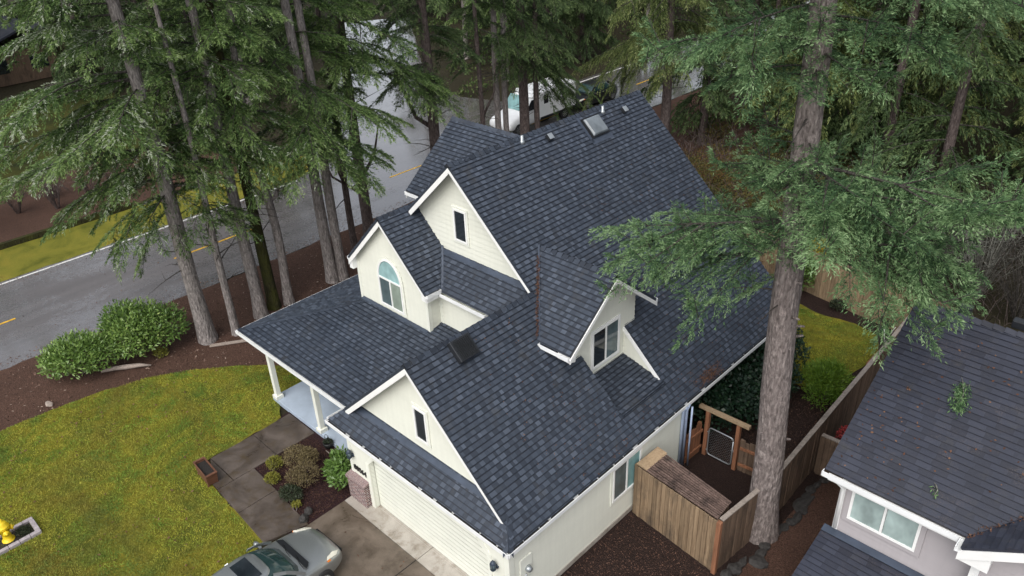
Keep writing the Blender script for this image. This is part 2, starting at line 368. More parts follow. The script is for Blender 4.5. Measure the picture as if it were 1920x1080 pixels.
def lapped(mb, polys3, U, V, expo, h, tab=None, v0ref=0., back=.08, rng=None, flat_tint=None, under=.02, head=.24):
    """Overlapping courses (shingles or lap boards) laid on flat polygons; U runs along a course, V up the slope."""
    rng = rng or random
    U = Vector(U).normalized(); V = Vector(V).normalized(); N = U.cross(V)
    for p3 in polys3:
        o = Vector(p3[0]); poly = [((Vector(p)-o).dot(U), (Vector(p)-o).dot(V)) for p in p3]
        if area2(poly) < 0: poly = poly[::-1]
        P = lambda q, z: o+U*q[0]+V*q[1]+N*z
        if back: mb.prism([P(q, -back) for q in poly], N*(back-.004), .3)
        vmin = min(q[1] for q in poly); vmax = max(q[1] for q in poly); umin = min(q[0] for q in poly); umax = max(q[0] for q in poly)
        off = o.dot(V); k = math.floor((vmin+off-v0ref)/expo)
        while k*expo+v0ref-off < vmax:
            a = k*expo+v0ref-off; b = a+expo; k += 1
            band = clip(clip(poly, 0, -1, -a), 0, 1, b)
            if len(band) < 3 or abs(area2(band)) < 1e-5: continue
            u = umin-rng.uniform(0, .3); lite = True; wob = rng.uniform(-.15, .15)
            while u < umax:
                wd = rng.uniform(*tab) if tab else 1e6
                cell = clip(clip(band, -1, 0, -u), 1, 0, u+wd) if tab else band; u += wd
                if len(cell) < 3 or abs(area2(cell)) < 1e-5: continue
                if tab: 
                    lite = not lite if rng.random() < .93 else lite; r = rng.random()
                    tint = min(1, max(0, (.64+.34*r*r if lite else .24+.28*r)+wob*.25)); hh = h*(1.2 if lite else .85)
                else: tint = .5+wob; hh = h
                if flat_tint is not None: tint = flat_tint
                z = lambda q: hh*(1-(q[1]-a)/expo)+.001
                if tab and flat_tint is None:                # shade under the butt above, put into the tint at each course head
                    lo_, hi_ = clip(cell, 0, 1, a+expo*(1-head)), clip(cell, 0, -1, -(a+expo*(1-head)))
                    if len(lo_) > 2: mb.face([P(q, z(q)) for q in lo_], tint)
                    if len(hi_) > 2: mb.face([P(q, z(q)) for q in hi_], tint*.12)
                else: mb.face([P(q, z(q)) for q in cell], tint)
                m = len(cell)
                for i in range(m):
                    p, q = cell[i], cell[(i+1) % m]
                    low = abs(p[1]-a) < 1e-6 and abs(q[1]-a) < 1e-6
                    side = tab and abs(p[0]-q[0]) < 1e-6
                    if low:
                        g = under; mb.face([P((p[0], p[1]+g), -.004), P((q[0], q[1]+g), -.004), P(q, z(q)), P(p, z(p))], tint*(.2 if tab else .9))  # shingle butt faces tinted dark as well, deepening that shade line
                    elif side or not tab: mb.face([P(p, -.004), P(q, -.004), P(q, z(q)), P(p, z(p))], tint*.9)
def caps(mb, a, b, n1, n2, wd=.15, step=.21, h=.036):
    """Overlapping ridge or hip cap shingles from a to b; n1, n2 are the down-slope directions of each side."""
    a = Vector(a); b = Vector(b); L = (b-a).length; d = (b-a)/L; n1 = Vector(n1).normalized(); n2 = Vector(n2).normalized()
    up = -(n1+n2).normalized(); k = int(L/step)
    for i in range(k+1):
        s0 = i*step; s1 = min(L, s0+step*1.12); t = random.uniform(.1, .75); e0 = up*(h+.018); e1 = up*.018; q = random.uniform(-.006, .006)
        A, B = a+d*s0, a+d*s1; w0 = wd+q
        mb.face([A+e0, A+n1*w0+e0*.9, B+n1*w0+e1*.9, B+e1], t); mb.face([A+e0, B+e1, B+n2*w0+e1*.9, A+n2*w0+e0*.9], t)
        mb.face([A+e0, A+n2*w0+e0*.9, A+n2*w0+d*.02, A+n1*w0+d*.02, A+n1*w0+e0*.9], 0.)
        for nn in (n1, n2): mb.face([A+nn*w0+e0*.9, B+nn*w0+e1*.9, B+nn*w0-up*.005, A+nn*w0-up*.005], t*.5)

# ------------------------------------------------------------------ ground and roads
def sheet(name, pts, z, m, kind='structure'):
    mb = MB(); mb.face([(x, y, z) for x, y in pts]); o = mb.build(name, m, kind=kind); return o
def wavy(pts, amp, step=.35, seed=1):
    rg = random.Random(seed); out = []
    for i in range(len(pts)):
        a, b = Vector((*pts[i], 0)), Vector((*pts[(i+1) % len(pts)], 0)); L = (b-a).length; nn = max(1, min(160, int(L/step)))
        d = (b-a).normalized(); pn = Vector((-d.y, d.x, 0)); q = 0
        for k in range(nn):
            q = q*.6+rg.uniform(-amp, amp)*.6; p = a+(b-a)*k/nn+pn*(q if k else 0); out.append((p.x, p.y))
    return out
sheet('ground', [(-700,-700),(700,-700),(700,700),(-700,700)], -.06, 'forest_floor')
road_pts = wavy([(-22.25,-60),(-22.25,16),(-22.0,25),(-21.6,60),(-21,140),(-31,140),(-30.5,60),(-30.35,-60)], .06, .5, 3)
sheet('road', road_pts, -.035, 'asphalt')
sheet('side_street', wavy([(-30.2,13.5),(-30.2,32),(-35,30.5),(-42,33),(-62,48),(-66,42),(-47,28),(-38,20.5),(-34,16.5)], .1, .6, 4), -.042, 'asphalt')
def stripe(name, segs, x, wd, m):
    mb = MB()
    for y0, y1 in segs: mb.face([(x-wd/2,y0,-.028),(x+wd/2,y0,-.028),(x+wd/2,y1,-.028),(x-wd/2,y1,-.028)])
    mb.build(name, m, kind='structure')
stripe('road_centre_line', [(-20,-14),(-8,-3.5),(3.6,7.9),(16.8,21),(29,33),(41,45)], -26.15, .13, 'line_yellow')
stripe('road_edge_line', [(-60,13.0)], -30.02, .14, 'line_white')
stripe('road_edge_line_far', [(32,120)], -30.05, .14, 'line_white')
sheet('moss_verge', wavy([(-34.0,-60),(-34.0,13.5),(-33.2,16),(-31.2,14.8),(-30.3,13.2),(-30.3,-60)], .12, .5, 5), -.03, 'moss')
sheet('far_bed', wavy([(-43,-60),(-43,13),(-37,15.5),(-34.2,13.5),(-34.2,-60)], .15, .8, 6), -.03, 'mulch')
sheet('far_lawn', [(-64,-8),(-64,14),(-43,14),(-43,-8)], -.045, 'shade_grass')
sheet('mulch_bed', wavy([(-22.4,-60),(-22.2,16),(-21.9,25),(-21.5,45),(-14,45),(-9.5,14),(-9.5,3),(-13,.8),(-13,-60)], .16, .4, 8), -.012, 'mulch')
LAWN = [(-18.25,-40),(-18.45,-8),(-18.25,-5.6),(-17.95,-3.4),(-17.45,-1.6),(-16.6,-.2),(-15.4,1.2),(-14.2,2.2),(-13.2,2.9),(-12.4,3.1),(-12.4,.92),(-11.55,.5),(-11.4,-2.55),(-10.15,-2.72),(-7.0,-2.85),(-6.85,-4),(-6.85,-40)]
sheet('lawn', wavy(LAWN, .09, .25, 9), .004, 'lawn')
sheet('flower_bed', [(-11.6,1.4),(-6.4,1.4),(-6.4,-2.2),(-11.6,-2.2)], .0, 'mulch_wine')
# drive, apron, walk
mb = MB(); mb.box(-6.62,-.4,-30,-.36,-.05,.03); mb.build('driveway', 'drive_concrete', kind='structure')
mb = MB(); mb.box(-6.62,-3.3,-.35,.35,-.05,.034); mb.box(-3.28,-.3,-.35,.35,-.05,.034); mb.build('garage_apron', 'concrete_light', kind='structure')
mb = MB(); mb.box(-3.315,-3.285,-9,-.36,.0,.0312); mb.box(-6.6,-.4,-4.63,-4.60,.0,.0312); mb.build('driveway_joint', 'soil_dark', kind='structure')
def quad_slab(mb, q, z0, z1):
    mb.hexa([(x,y,z0) for x,y in q], [(x,y,z1) for x,y in q])
mb = MB()
for q in ([(-11.42,-.62),(-9.95,-.62),(-9.95,.80),(-11.48,.80)], [(-11.42,-2.16),(-9.95,-2.16),(-9.95,-.64),(-11.42,-.64)],
          [(-9.93,-2.72),(-8.58,-2.78),(-8.58,-1.50),(-9.93,-1.46)], [(-8.56,-2.78),(-7.0,-2.86),(-6.64,-1.62),(-8.56,-1.50)],
          [(-11.40,-2.18),(-9.95,-2.18),(-9.95,-2.71),(-10.3,-2.70)]):
    quad_slab(mb, q, -.05, .035)
mb.build('path', 'walk_concrete', kind='structure', bevel=.008)
# right-hand side yard, back yard
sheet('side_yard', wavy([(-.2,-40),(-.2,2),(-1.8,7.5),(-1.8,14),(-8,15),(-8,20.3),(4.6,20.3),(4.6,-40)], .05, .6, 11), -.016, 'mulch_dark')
sheet('neighbor_bed', [(3.3,-40),(3.4,20.3),(14,20.3),(14,-40)], -.010, 'mulch')
sheet('back_lawn', wavy([(-6.5,15.6),(-3,15.2),(-1.2,14.6),(-.35,14.25),(.5,13.6),(1.3,13.9),(1.75,14.9),(2.0,16.4),(1.95,17.6),(1.5,18.5),(.6,18.75),(-.6,18.55),(-1.6,18.75),(-6.5,19)], .06, .3, 12), .0, 'lawn')
sheet('bare_patch', wavy([(-1.1,14.2),(-.2,14.2),(.0,15.0),(-.2,15.9),(-.9,15.9)], .08, .25, 13), .005, 'mulch')

# ------------------------------------------------------------------ the house
S = .943; HE = 2.51
house = thing('house', 'cream sided house with steep dark shingle roofs, gables, dormer and attached garage', 'house', (-6, 6, 0))
RZ = lambda x: HE-S*x
def r3(pts, f): return [(x, y, f(x, y)) for x, y in pts]
UR, VR = (0,1,0), (-1,0,S)
UL, VL = (0,-1,0), (1,0,S)
EXPO = .148; TAB = (.09, .20)
mb = MB()
rp = lambda x, y: RZ(x)
NX0, NX1, NY0, NY1 = -.62, -2.1, 5.15, 7.15      # notch cut for the dormer window
polys = [[(0,0),(0,NY0),(-3.68,NY0),(-3.68,.34),(-.34,.34)], [(-3.68,4.95),(-3.68,NY0),(-6.87,NY0),(-6.87,4.95)],
         [(NX1,NY0),(NX1,NY1),(-6.87,NY1),(-6.87,NY0)], [(0,NY0),(0,NY1),(NX0,NY1),(NX0,NY0)],
         [(0,NY1),(0,14.17),(-6.87,14.17),(-6.87,NY1)]]
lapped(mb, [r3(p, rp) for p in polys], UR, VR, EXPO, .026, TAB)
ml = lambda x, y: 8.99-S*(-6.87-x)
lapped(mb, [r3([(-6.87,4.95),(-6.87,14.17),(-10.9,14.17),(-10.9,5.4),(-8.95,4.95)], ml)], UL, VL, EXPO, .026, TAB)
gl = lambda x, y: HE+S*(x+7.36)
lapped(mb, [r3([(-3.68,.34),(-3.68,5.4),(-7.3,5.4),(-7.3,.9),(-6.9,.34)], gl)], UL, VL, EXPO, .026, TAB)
caps(mb, (-6.87,4.93,8.99), (-6.87,14.17,8.99), (1,0,-S), (-1,0,-S))
caps(mb, (-3.68,.33,RZ(-3.68)), (-3.68,4.97,RZ(-3.68)), (1,0,-S), (-1,0,-S))
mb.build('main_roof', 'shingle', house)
# pent roof over the garage door
mb = MB(); pf = lambda x, y: HE+S*y
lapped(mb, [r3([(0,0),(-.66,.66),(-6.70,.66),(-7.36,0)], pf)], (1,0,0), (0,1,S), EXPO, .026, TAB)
caps(mb, (-.02,.02,HE+.02), (-.36,.36,HE+.36*S), (1,1,0), (-1,-1,0)) if False else None
for i in range(4):
    a = .02+i*.11; b = a+.14; z0 = HE+a*S+.035; z1 = HE+b*S+.02
    mb.face([(-a,a,z0),(-a+.16,a+.02,z0-.15),(-b+.16,b+.02,z1-.145),(-b,b,z1)], random.uniform(.2,.6))
    mb.face([(-a,a,z0),(-b,b,z1),(-b-.02,b-.16,z1-.145),(-a-.02,a-.16,z0-.15)], random.uniform(.2,.6))
mb.build('pent_roof', 'shingle', house)
# porch roof
PS = .307
mb = MB(); po = lambda x, y: HE+PS*(y-.71); pl = lambda x, y: HE+PS*(x+13.85)
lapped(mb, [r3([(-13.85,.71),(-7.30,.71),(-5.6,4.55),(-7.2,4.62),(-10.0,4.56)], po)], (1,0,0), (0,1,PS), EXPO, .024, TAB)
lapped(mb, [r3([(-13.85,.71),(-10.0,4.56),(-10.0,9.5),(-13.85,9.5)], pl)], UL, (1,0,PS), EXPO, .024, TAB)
for i in range(19):
    a = i*.21; b = a+.24; A = Vector((-13.85+a,.71+a,HE+PS*a+.03)); B = Vector((-13.85+b,.71+b,HE+PS*b+.018))
    for d in (Vector((.13,-.02,-.008)), Vector((-.02,.13,-.008))):
        f = [A, A+d, B+d, B]; mb.face(f if d.x > 0 else f[::-1], random.uniform(.1,.6))
mb.build('porch_roof', 'shingle', house)
# gable over the arched window
WX, WZ, WY = -9.08, 7.06, 3.84
mb = MB(); wr = lambda x, y: WZ-(x-WX); wl = lambda x, y: WZ-(WX-x)
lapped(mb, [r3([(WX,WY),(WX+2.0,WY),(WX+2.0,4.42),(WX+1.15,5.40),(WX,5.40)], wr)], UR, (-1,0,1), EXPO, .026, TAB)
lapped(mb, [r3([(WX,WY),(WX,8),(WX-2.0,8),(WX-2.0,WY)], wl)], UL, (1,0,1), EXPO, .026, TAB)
caps(mb, (WX,WY-.01,WZ), (WX,5.42,WZ), (1,0,-1), (-1,0,-1))
mb.build('window_gable_roof', 'shingle', house)
# small shed roof between the gables
SS = .92
mb = MB(); sh = lambda x, y: 4.97+SS*(y-4.4)
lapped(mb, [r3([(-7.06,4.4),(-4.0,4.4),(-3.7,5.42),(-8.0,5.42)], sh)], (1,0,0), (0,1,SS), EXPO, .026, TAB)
mb.build('shed_roof', 'shingle', house)
# cross gable to the road side
CX, CY, CZ, CS = -11.42, 9.23, 8.4, .835
mb = MB(); cf = lambda x, y: CZ-CS*(CY-y); cb = lambda x, y: CZ-CS*(y-CY)
lapped(mb, [r3([(CX,6.80),(-8.6,6.80),(-7.4,CY),(CX,CY)], cf)], (1,0,0), (0,1,CS), EXPO, .026, TAB)
lapped(mb, [r3([(CX,CY),(-7.4,CY),(-8.6,11.6),(CX,11.6)], cb)], (-1,0,0), (0,-1,CS), EXPO, .026, TAB)
caps(mb, (CX,CY,CZ), (-7.3,CY,CZ), (0,-1,-CS), (0,1,-CS))
mb.build('cross_gable_roof', 'shingle', house)
# dormer
DY, DZ, DS, DX = 6.13, 6.74, .82, -1.65
mb = MB(); df = lambda x, y: DZ-DS*(DY-y); db = lambda x, y: DZ-DS*(y-DY)
yl, yh = DY-1.97, DY+1.97; xv = -(df(0,yl)-HE)/S; xr_ = -(DZ-HE)/S
lapped(mb, [r3([(DX,yl),(DX,DY),(xr_-.05,DY),(xv-.03,yl)], df)], (1,0,0), (0,1,DS), EXPO, .026, TAB)
lapped(mb, [r3([(DX,yh),(xv-.03,yh),(xr_-.05,DY),(DX,DY)], db)], (-1,0,0), (0,-1,DS), EXPO, .026, TAB)
caps(mb, (DX,DY,DZ), (xr_,DY,DZ), (0,-1,-DS), (0,1,-DS))
mb.build('dormer_roof', 'shingle', house)
mb = MB(); nf = lambda x, y: 3.16+.235*(NX0-x)
lapped(mb, [r3([(NX0+.06,NY0),(NX0+.06,NY1),(NX1,NY1),(NX1,NY0)], nf)], UR, (-1,0,.235), EXPO, .024, TAB)
mb.build('dormer_apron_roof', 'shingle', house)

# walls (lap siding on what is seen, plain cores inside)
mb = MB()
SE = .165
def wall(poly, U): lapped(mb, [poly], U, (0,0,1), SE, .020, None, back=.03)
wall([(-.1,.12,0),(-.1,7.58,0),(-.1,7.58,2.5),(-.1,.12,2.5)], (0,1,0))
F = .10
wall([(-6.6,F,0),(-5.66,F,0),(-5.66,F,1.78),(-5.40,F,2.05),(-1.14,F,2.05),(-.84,F,1.70),(-.84,F,0),(-.1,F,0),(-.1,F,2.5),(-6.6,F,2.5)], (1,0,0))
gy = .64
wall([(-6.72,gy,3.0),(-.62,gy,3.0),(-3.68,gy,RZ(-3.68)-.09)], (1,0,0))
wall([(WX-1.82,4.07,3.2),(WX+1.74,4.07,3.2),(WX+1.74,4.07,WZ-1.74-.09),(WX,4.07,WZ-.09),(WX-1.82,4.07,WZ-1.82-.09)], (1,0,0))
wall([(WX+1.75,4.07,3.3),(WX+1.75,4.75,3.3),(WX+1.75,4.75,5.15),(WX+1.75,4.07,5.15)], (0,1,0))
wall([(-7.4,4.56,3.3),(-4.4,4.56,3.3),(-4.4,4.56,4.97),(-7.4,4.56,4.97)], (1,0,0))
wall([(-9.1,5.36,5.2),(-3.7,5.36,5.2),(-3.7,5.36,RZ(-3.7)-.09),(-6.87,5.36,8.90),(-9.1,5.36,ml(-9.1,0)-.09)], (1,0,0))
# dormer wall and the cheek of its notch
x0 = -2.09
wall([(x0,4.62,4.0),(x0,NY0,4.0),(x0,NY0,3.3),(x0,NY1,3.3),(x0,NY1,4.0),(x0,7.64,4.0),(x0,7.64,df(0,4.62)-.09),(x0,DY,DZ-.09),(x0,4.62,df(0,4.62)-.09)], (0,1,0))
wall([(NX1,NY1,3.2),(NX0,NY1,3.05),(NX0,NY1,RZ(NX0)-.03),(NX1,NY1,RZ(NX1)-.03)], (1,0,0))
wall([(-10.86,3.98,0),(-6.6,3.98,0),(-6.6,3.98,3.3),(-10.86,3.98,3.3)], (1,0,0))
wall([(-1.7,7.6,0),(-1.7,13.9,0),(-1.7,13.9,4.0),(-1.7,7.6,4.0)], (0,1,0))
mb.box(-6.57,-5.68,.14,7.5,.01,2.45); mb.box(-5.7,-.82,.42,7.5,.01,2.45); mb.box(-.86,-.135,.14,7.5,.01,2.45)
mb.box(-10.85,-1.75,4.62,13.9,.01,2.9); mb.box(-10.85,-2.15,4.62,13.9,.01,4.05); mb.box(-10.85,-7.4,4.11,13.9,.01,5.0); mb.box(-10.85,-3.9,5.42,13.9,.01,5.1)
mb.prism([(-10.85,13.9,5.1),(-3.0,13.9,5.1),(-6.87,13.9,8.8)], (0,.05,0)); mb.prism([(-11.2,7.1,5.5),(-11.2,11.3,5.5),(-11.2,CY,CZ-.15)], (.06,0,0))
mb.prism([(-10.85,7.1,0.02),(-10.85,11.3,.02),(-11.2,11.3,.02),(-11.2,7.1,.02)], (0,0,5.5))
mb.box(-2.6,-2.13,NY0-.5,NY1+.45,3.6,5.0)
mb.box(-6.57,-.135,7.5,7.58,.01,2.45)
mb.build('wall', 'siding', house)

# white trim: rakes, fascia, corner boards
mb = MB()
def rake(y, xa, za, xb, zb, h=.19, d=.03, drop=.10):
    mb = MB(); mb.prism([(xa,y,za-drop),(xb,y,zb-drop),(xb,y,zb-drop-h),(xa,y,za-drop-h)], (0,d,0)); mb.build('rake_board', 'white_trim', house)
rake(.335,-3.68,RZ(-3.68),-.40,RZ(-.40),.13); rake(.335,-3.68,RZ(-3.68),-6.86,gl(-6.86,0))
rake(WY+.0,WX,WZ,WX+1.98,WZ-1.98,.13); rake(WY+.0,WX,WZ,WX-2.0,WZ-2.0)
rake(4.945,-6.87,8.99,-3.74,RZ(-3.74),.13); rake(4.945,-6.87,8.99,-8.92,ml(-8.92,0))
mb = MB(); mb.prism([(CX-.02,6.80,cf(0,6.8)-.1),(CX-.02,CY,CZ-.1),(CX-.02,CY,CZ-.28),(CX-.02,6.80,cf(0,6.8)-.28)], (.03,0,0)); mb.build('rake_board', 'white_trim', house)
mb = MB(); mb.prism([(CX-.02,11.6,cf(0,6.8)-.1),(CX-.02,CY,CZ-.1),(CX-.02,CY,CZ-.28),(CX-.02,11.6,cf(0,6.8)-.28)], (.03,0,0)); mb.build('rake_board', 'white_trim', house)
mb = MB(); mb.prism([(DX+.005,yl,df(0,yl)-.1),(DX+.005,DY,DZ-.1),(DX+.005,DY,DZ-.23),(DX+.005,yl,df(0,yl)-.23)], (.03,0,0)); mb.build('rake_board', 'white_trim', house)
mb = MB(); mb.prism([(DX+.005,yh,df(0,yl)-.1),(DX+.005,DY,DZ-.1),(DX+.005,DY,DZ-.23),(DX+.005,yh,df(0,yl)-.23)], (.03,0,0)); mb.build('rake_board', 'white_trim', house)
# boxed soffit returns
mb = MB(); mb.prism([(WX-2.0,WY+.035,WZ-2.12),(WX-2.0,WY+.035,WZ-2.42),(WX-1.82,WY+.035,WZ-2.42),(WX-1.82,WY+.035,WZ-1.94)], (0,4,0)); mb.build('soffit_return' , 'white_trim', house)
mb = MB(); mb.prism([(WX+2.0,WY+.035,WZ-2.10),(WX+2.0,WY+.035,WZ-2.28),(WX+1.74,WY+.035,WZ-2.28),(WX+1.74,WY+.035,WZ-1.84)], (0,.45,0)); mb.build('soffit_return' , 'white_trim', house)
mb = MB(); mb.prism([(DX-.02,yl+.01,df(0,yl)-.10),(DX-.02,yl+.01,df(0,yl)-.22),(DX-.02,yl+.26,df(0,yl)-.30),(DX-.02,yl+.36,df(0,yl)+.15)], (-.42,0,0)); mb.build('soffit_return' , 'white_trim', house)
# notch cheek edge boards
mb = MB(); mb.beam((NX1,NY1-.045,RZ(NX1)-.07),(NX0,NY1-.045,RZ(NX0)-.07),.05,.10,(0,0,1))
mb.build('cheek_board', 'white_trim', house)
mb = MB()
def post(x0, x1, y0, y1, z0, z1):
    mb = MB(); mb.box(x0, x1, y0, y1, z0, z1); mb.build('corner_board', 'cream_trim', house)
post(-6.625,-6.49,.075,.10,.95,2.42); post(-.235,-.072,.072,.1,0,2.44); post(-.098,-.072,.1,.24,0,2.44)
post(WX-1.85,WX-1.72,4.042,4.066,3.42,4.95); post(WX+1.66,WX+1.783,4.042,4.066,3.5,5.0); post(WX+1.752,WX+1.778,4.068,4.18,3.5,5.0)
post(-7.32,-7.2,4.532,4.555,3.62,4.86)
post(-5.80,-5.665,.07,.24,0.03,1.74); post(-.835,-.70,.07,.24,.03,1.66); mb.prism([(-5.80,.075,1.74),(-5.66,.075,1.74),(-5.38,.075,2.05),(-5.38,.075,2.18),(-5.46,.075,2.18)],(0,.16,0))
mb.prism([(-.70,.075,1.66),(-.70,.075,1.80),(-1.02,.075,2.18),(-1.16,.075,2.18),(-1.16,.075,2.05),(-.84,.075,1.66)],(0,.16,0))
mb.box(-5.36,-1.18,.075,.24,2.06,2.18)
mb.build('door_casing', 'cream_trim', house)
# metal flashing along the foot of gables, valleys
mb = MB()
def strip(a, b, up, wd, off=.03):
    a = Vector(a); b = Vector(b); up = Vector(up).normalized(); nrm = (b-a).normalized().cross(up); nrm = nrm if nrm.z > 0 else -nrm
    mb = MB(); o = nrm*off; mb.prism([a+o, b+o, b+o+up*wd, a+o+up*wd], nrm*.006); mb.build('flashing', 'flashing', house)
strip((-6.4,.50,HE+.50*S),(-1.0,.50,HE+.50*S),(0,1,S),.15); strip((-7.85,5.22,sh(0,5.22)),(-4.0,5.22,sh(0,5.22)),(0,1,SS),.15)
strip((WX-1.7,3.93,po(0,3.93)),(WX+1.7,3.93,po(0,3.93)),(0,1,PS),.13)
mb = MB()
va = Vector((-7.10,4.43,4.99)); vb_ = Vector((-8.02,5.36,5.93))
mb.prism([va+Vector((.0,-.0,.045)), va+Vector((.13,.03,.03)), vb_+Vector((.13,.03,.03)), vb_+Vector((0,0,.045))], (0,0,.005))
mb.build('valley_metal', 'flashing', house); mb = MB()
va = Vector((xv,yl,df(0,yl))); vb_ = Vector((xr_,DY,DZ))
mb.prism([va+Vector((.02,.02,.03)), va+Vector((.07,.03,.05)), vb_+Vector((.06,-.02,.05)), vb_+Vector((.02,-.05,.03))], (0,0,.005))
mb.build('valley_metal', 'flashing', house)
mb = MB()
def gut(a, b, nrm):                       # open gutter: outer lip and floor
    mb = MB()
    a = Vector(a); b = Vector(b); nrm = Vector(nrm); d = (b-a).normalized()
    mb.beam(a+nrm*.10, b+nrm*.10, .018, .12); mb.beam(a+nrm*.05-Vector((0,0,.05)), b+nrm*.05-Vector((0,0,.05)), .09, .012)
    for q in (a+d*.008, b-d*.008): mb.beam(q-nrm*.0+Vector((0,0,-.0)), q+nrm*.105, .014, .11)
    mb.build('gutter', 'gutter_white', house)
gut((-.045,-.02,HE-.075),(-.045,14.2,HE-.075),(1,0,0)); gut((-7.42,.045,HE-.075),(.055,.045,HE-.075),(0,-1,0))
gut((-13.9,.755,HE-.075),(-7.42,.755,HE-.075),(0,-1,0)); gut((-13.80,.70,HE-.075),(-13.80,9.5,HE-.075),(-1,0,0)); gut((-7.375,.05,HE-.075),(-7.375,.75,HE-.075),(-1,0,0))
gut((-7.08,4.44,4.88),(-5.05,4.44,4.88),(0,-1,0)); gut((WX+1.96,WY+.02,WZ-2.06),(WX+1.96,4.42,WZ-2.06),(1,0,0)); gut((WX-1.96,WY+.02,WZ-2.06),(WX-1.96,5.0,WZ-2.06),(-1,0,0))
gut((xv+.05,yl+.04,df(0,yl)-.07),(DX,yl+.04,df(0,yl)-.07),(0,-1,0)); gut((xv+.25,yh-.04,df(0,yl)-.07),(DX,yh-.04,df(0,yl)-.07),(0,1,0))
gut((CX,6.84,cf(0,6.8)-.07),(-9.6,6.84,cf(0,6.8)-.07),(0,-1,0))
mb = MB()
rg = random.Random(4)
def debris(a, b):
    a = Vector(a); b = Vector(b); L = (b-a).length; d = (b-a)/L; s = 0
    while s < L:
        e = min(L, s+rg.uniform(.25, .9)); mb.beam(a+d*s, a+d*e, .075, .03); s = e+rg.uniform(.02, .25)
debris((.005,.1,HE-.035),(.005,14.1,HE-.035)); debris((-7.3,-.005,HE-.035),(-.05,-.005,HE-.035))
mb.build('gutter_debris', 'gutter_dark', house)
# downspouts
mb = MB()
for pts_, r_ in (([(.06,7.42,2.42),(-.02,7.40,2.25),(-.02,7.40,.05)], .05), ([(.06,7.56,2.42),(-.0,7.55,2.2),(.0,7.55,.05)], .045), ([(.11,7.66,2.3),(.13,7.64,.05)], .03)):
    mb = MB(); mb.tube(pts_, r_, 8); mb.build('downspout', 'pipe_blue', house)

# windows
def bars(mb, o, U, V, x0, x1, y0, y1, wd, d0, d1):
    N = U.cross(V); P = lambda x, y, z: o+U*x+V*y+N*z
    for a, b, c, d in ((x0,x1,y0,y0+wd),(x0,x1,y1-wd,y1),(x0,x0+wd,y0+wd,y1-wd),(x1-wd,x1,y0+wd,y1-wd)):
        mb.hexa([P(a,c,d0),P(b,c,d0),P(b,d,d0),P(a,d,d0)],[P(a,c,d1),P(b,c,d1),P(b,d,d1),P(a,d,d1)])
def window(o, U, V, wd, h, panes, parent, trim=.09, trim_m='cream_trim', fr=.055):
    o = Vector(o); U = Vector(U); V = Vector(V); N = U.cross(V)
    mb = MB(); bars(mb, o, U, V, -trim, wd+trim, -trim, h+trim, trim-.002, .0, .032)
    W_ = mb.build('window', trim_m, parent)
    mb = MB(); bars(mb, o, U, V, 0, wd, 0, h, fr, .0, .05)
    k = len(panes); P = lambda x, y, z: o+U*x+V*y+N*z
    for i in range(1, k):
        x = wd*i/k; mb.hexa([P(x-fr*.45,fr,0),P(x+fr*.45,fr,0),P(x+fr*.45,h-fr,0),P(x-fr*.45,h-fr,0)],[P(x-fr*.45,fr,.046),P(x+fr*.45,fr,.046),P(x+fr*.45,h-fr,.046),P(x-fr*.45,h-fr,.046)])
    mb.build('frame', 'white_trim', W_)
    for i, m in enumerate(panes):
        mb = MB(); a, b = wd*i/k+fr*.6, wd*(i+1)/k-fr*.6; mb.prism([P(a,fr*.7,.018),P(b,fr*.7,.018),P(b,h-fr*.7,.018),P(a,h-fr*.7,.018)], N*.008); mb.build('pane', m, W_)
    return W_
X, Y, Z = (1,0,0), (0,1,0), (0,0,1)
window((-7.22,5.346,6.36), X, Z, .56, 1.06, ['glass_dark'], house, .07)
window((-3.90,.626,3.42), X, Z, .50, 1.06, ['glass_dark'], house, .07)
window((-2.078,5.62,3.72), Y, Z, 1.24, 1.24, ['glass_dark','glass_grey'], house, .05, 'white_trim')
window((-.087,4.10,.98), Y, Z, 1.26, 1.22, ['glass_grey','glass_teal'], house, .08)
# arched window
def arch(parent):
    cx, z0, zs, hw, rise, y = -9.12, 3.72, 4.76, .60, .76, 4.054
    def ring(sc, top):
        pts = [(cx-hw*0-(hw+sc), z0-sc), (cx+hw+sc, z0-sc)]
        for k in range(17):
            th = math.pi*k/16; pts.append((cx+(hw+sc)*math.cos(th), zs+(rise+sc)*math.sin(th)))
        return pts
    def band(a, b, y0, y1, m, nm, par):
        mb = MB(); A, B = ring(a, 0), ring(b, 0); q = len(A)
        for i in range(q):
            j = (i+1) % q
            mb.hexa([(B[i][0],y0,B[i][1]),(A[i][0],y0,A[i][1]),(A[j][0],y0,A[j][1]),(B[j][0],y0,B[j][1])],[(B[i][0],y1,B[i][1]),(A[i][0],y1,A[i][1]),(A[j][0],y1,A[j][1]),(B[j][0],y1,B[j][1])])
        return mb, nm, m, par
    mb, *_ = band(0, .085, y-.012, y-.034, 0, 0, 0); W_ = mb.build('window', 'cream_trim', parent)
    mb, *_ = band(-.055, .002, y-.012, y-.05, 0, 0, 0); mb.box(cx-hw+.05, cx+hw-.05, y-.046, y-.012, zs-.03, zs+.03); mb.box(cx-.027, cx+.027, y-.045, y-.012, z0+.05, zs-.03)
    mb.build('frame', 'white_trim', W_)
    for a, b, m in ((cx-hw+.04, cx-.02, 'glass_grey'), (cx+.02, cx+hw-.04, 'glass_curtain')):
        mb = MB(); mb.box(a, b, y-.026, y-.018, z0+.04, zs-.02); mb.build('pane', m, W_)
    mb = MB(); fan = [(cx+(hw-.04)*math.cos(math.pi*k/16), y-.018, zs+.02+(rise-.05)*math.sin(math.pi*k/16)) for k in range(17)]
    mb.prism(fan, (0,-.008,0)); mb.build('pane', 'glass_sky', W_)
arch(house)
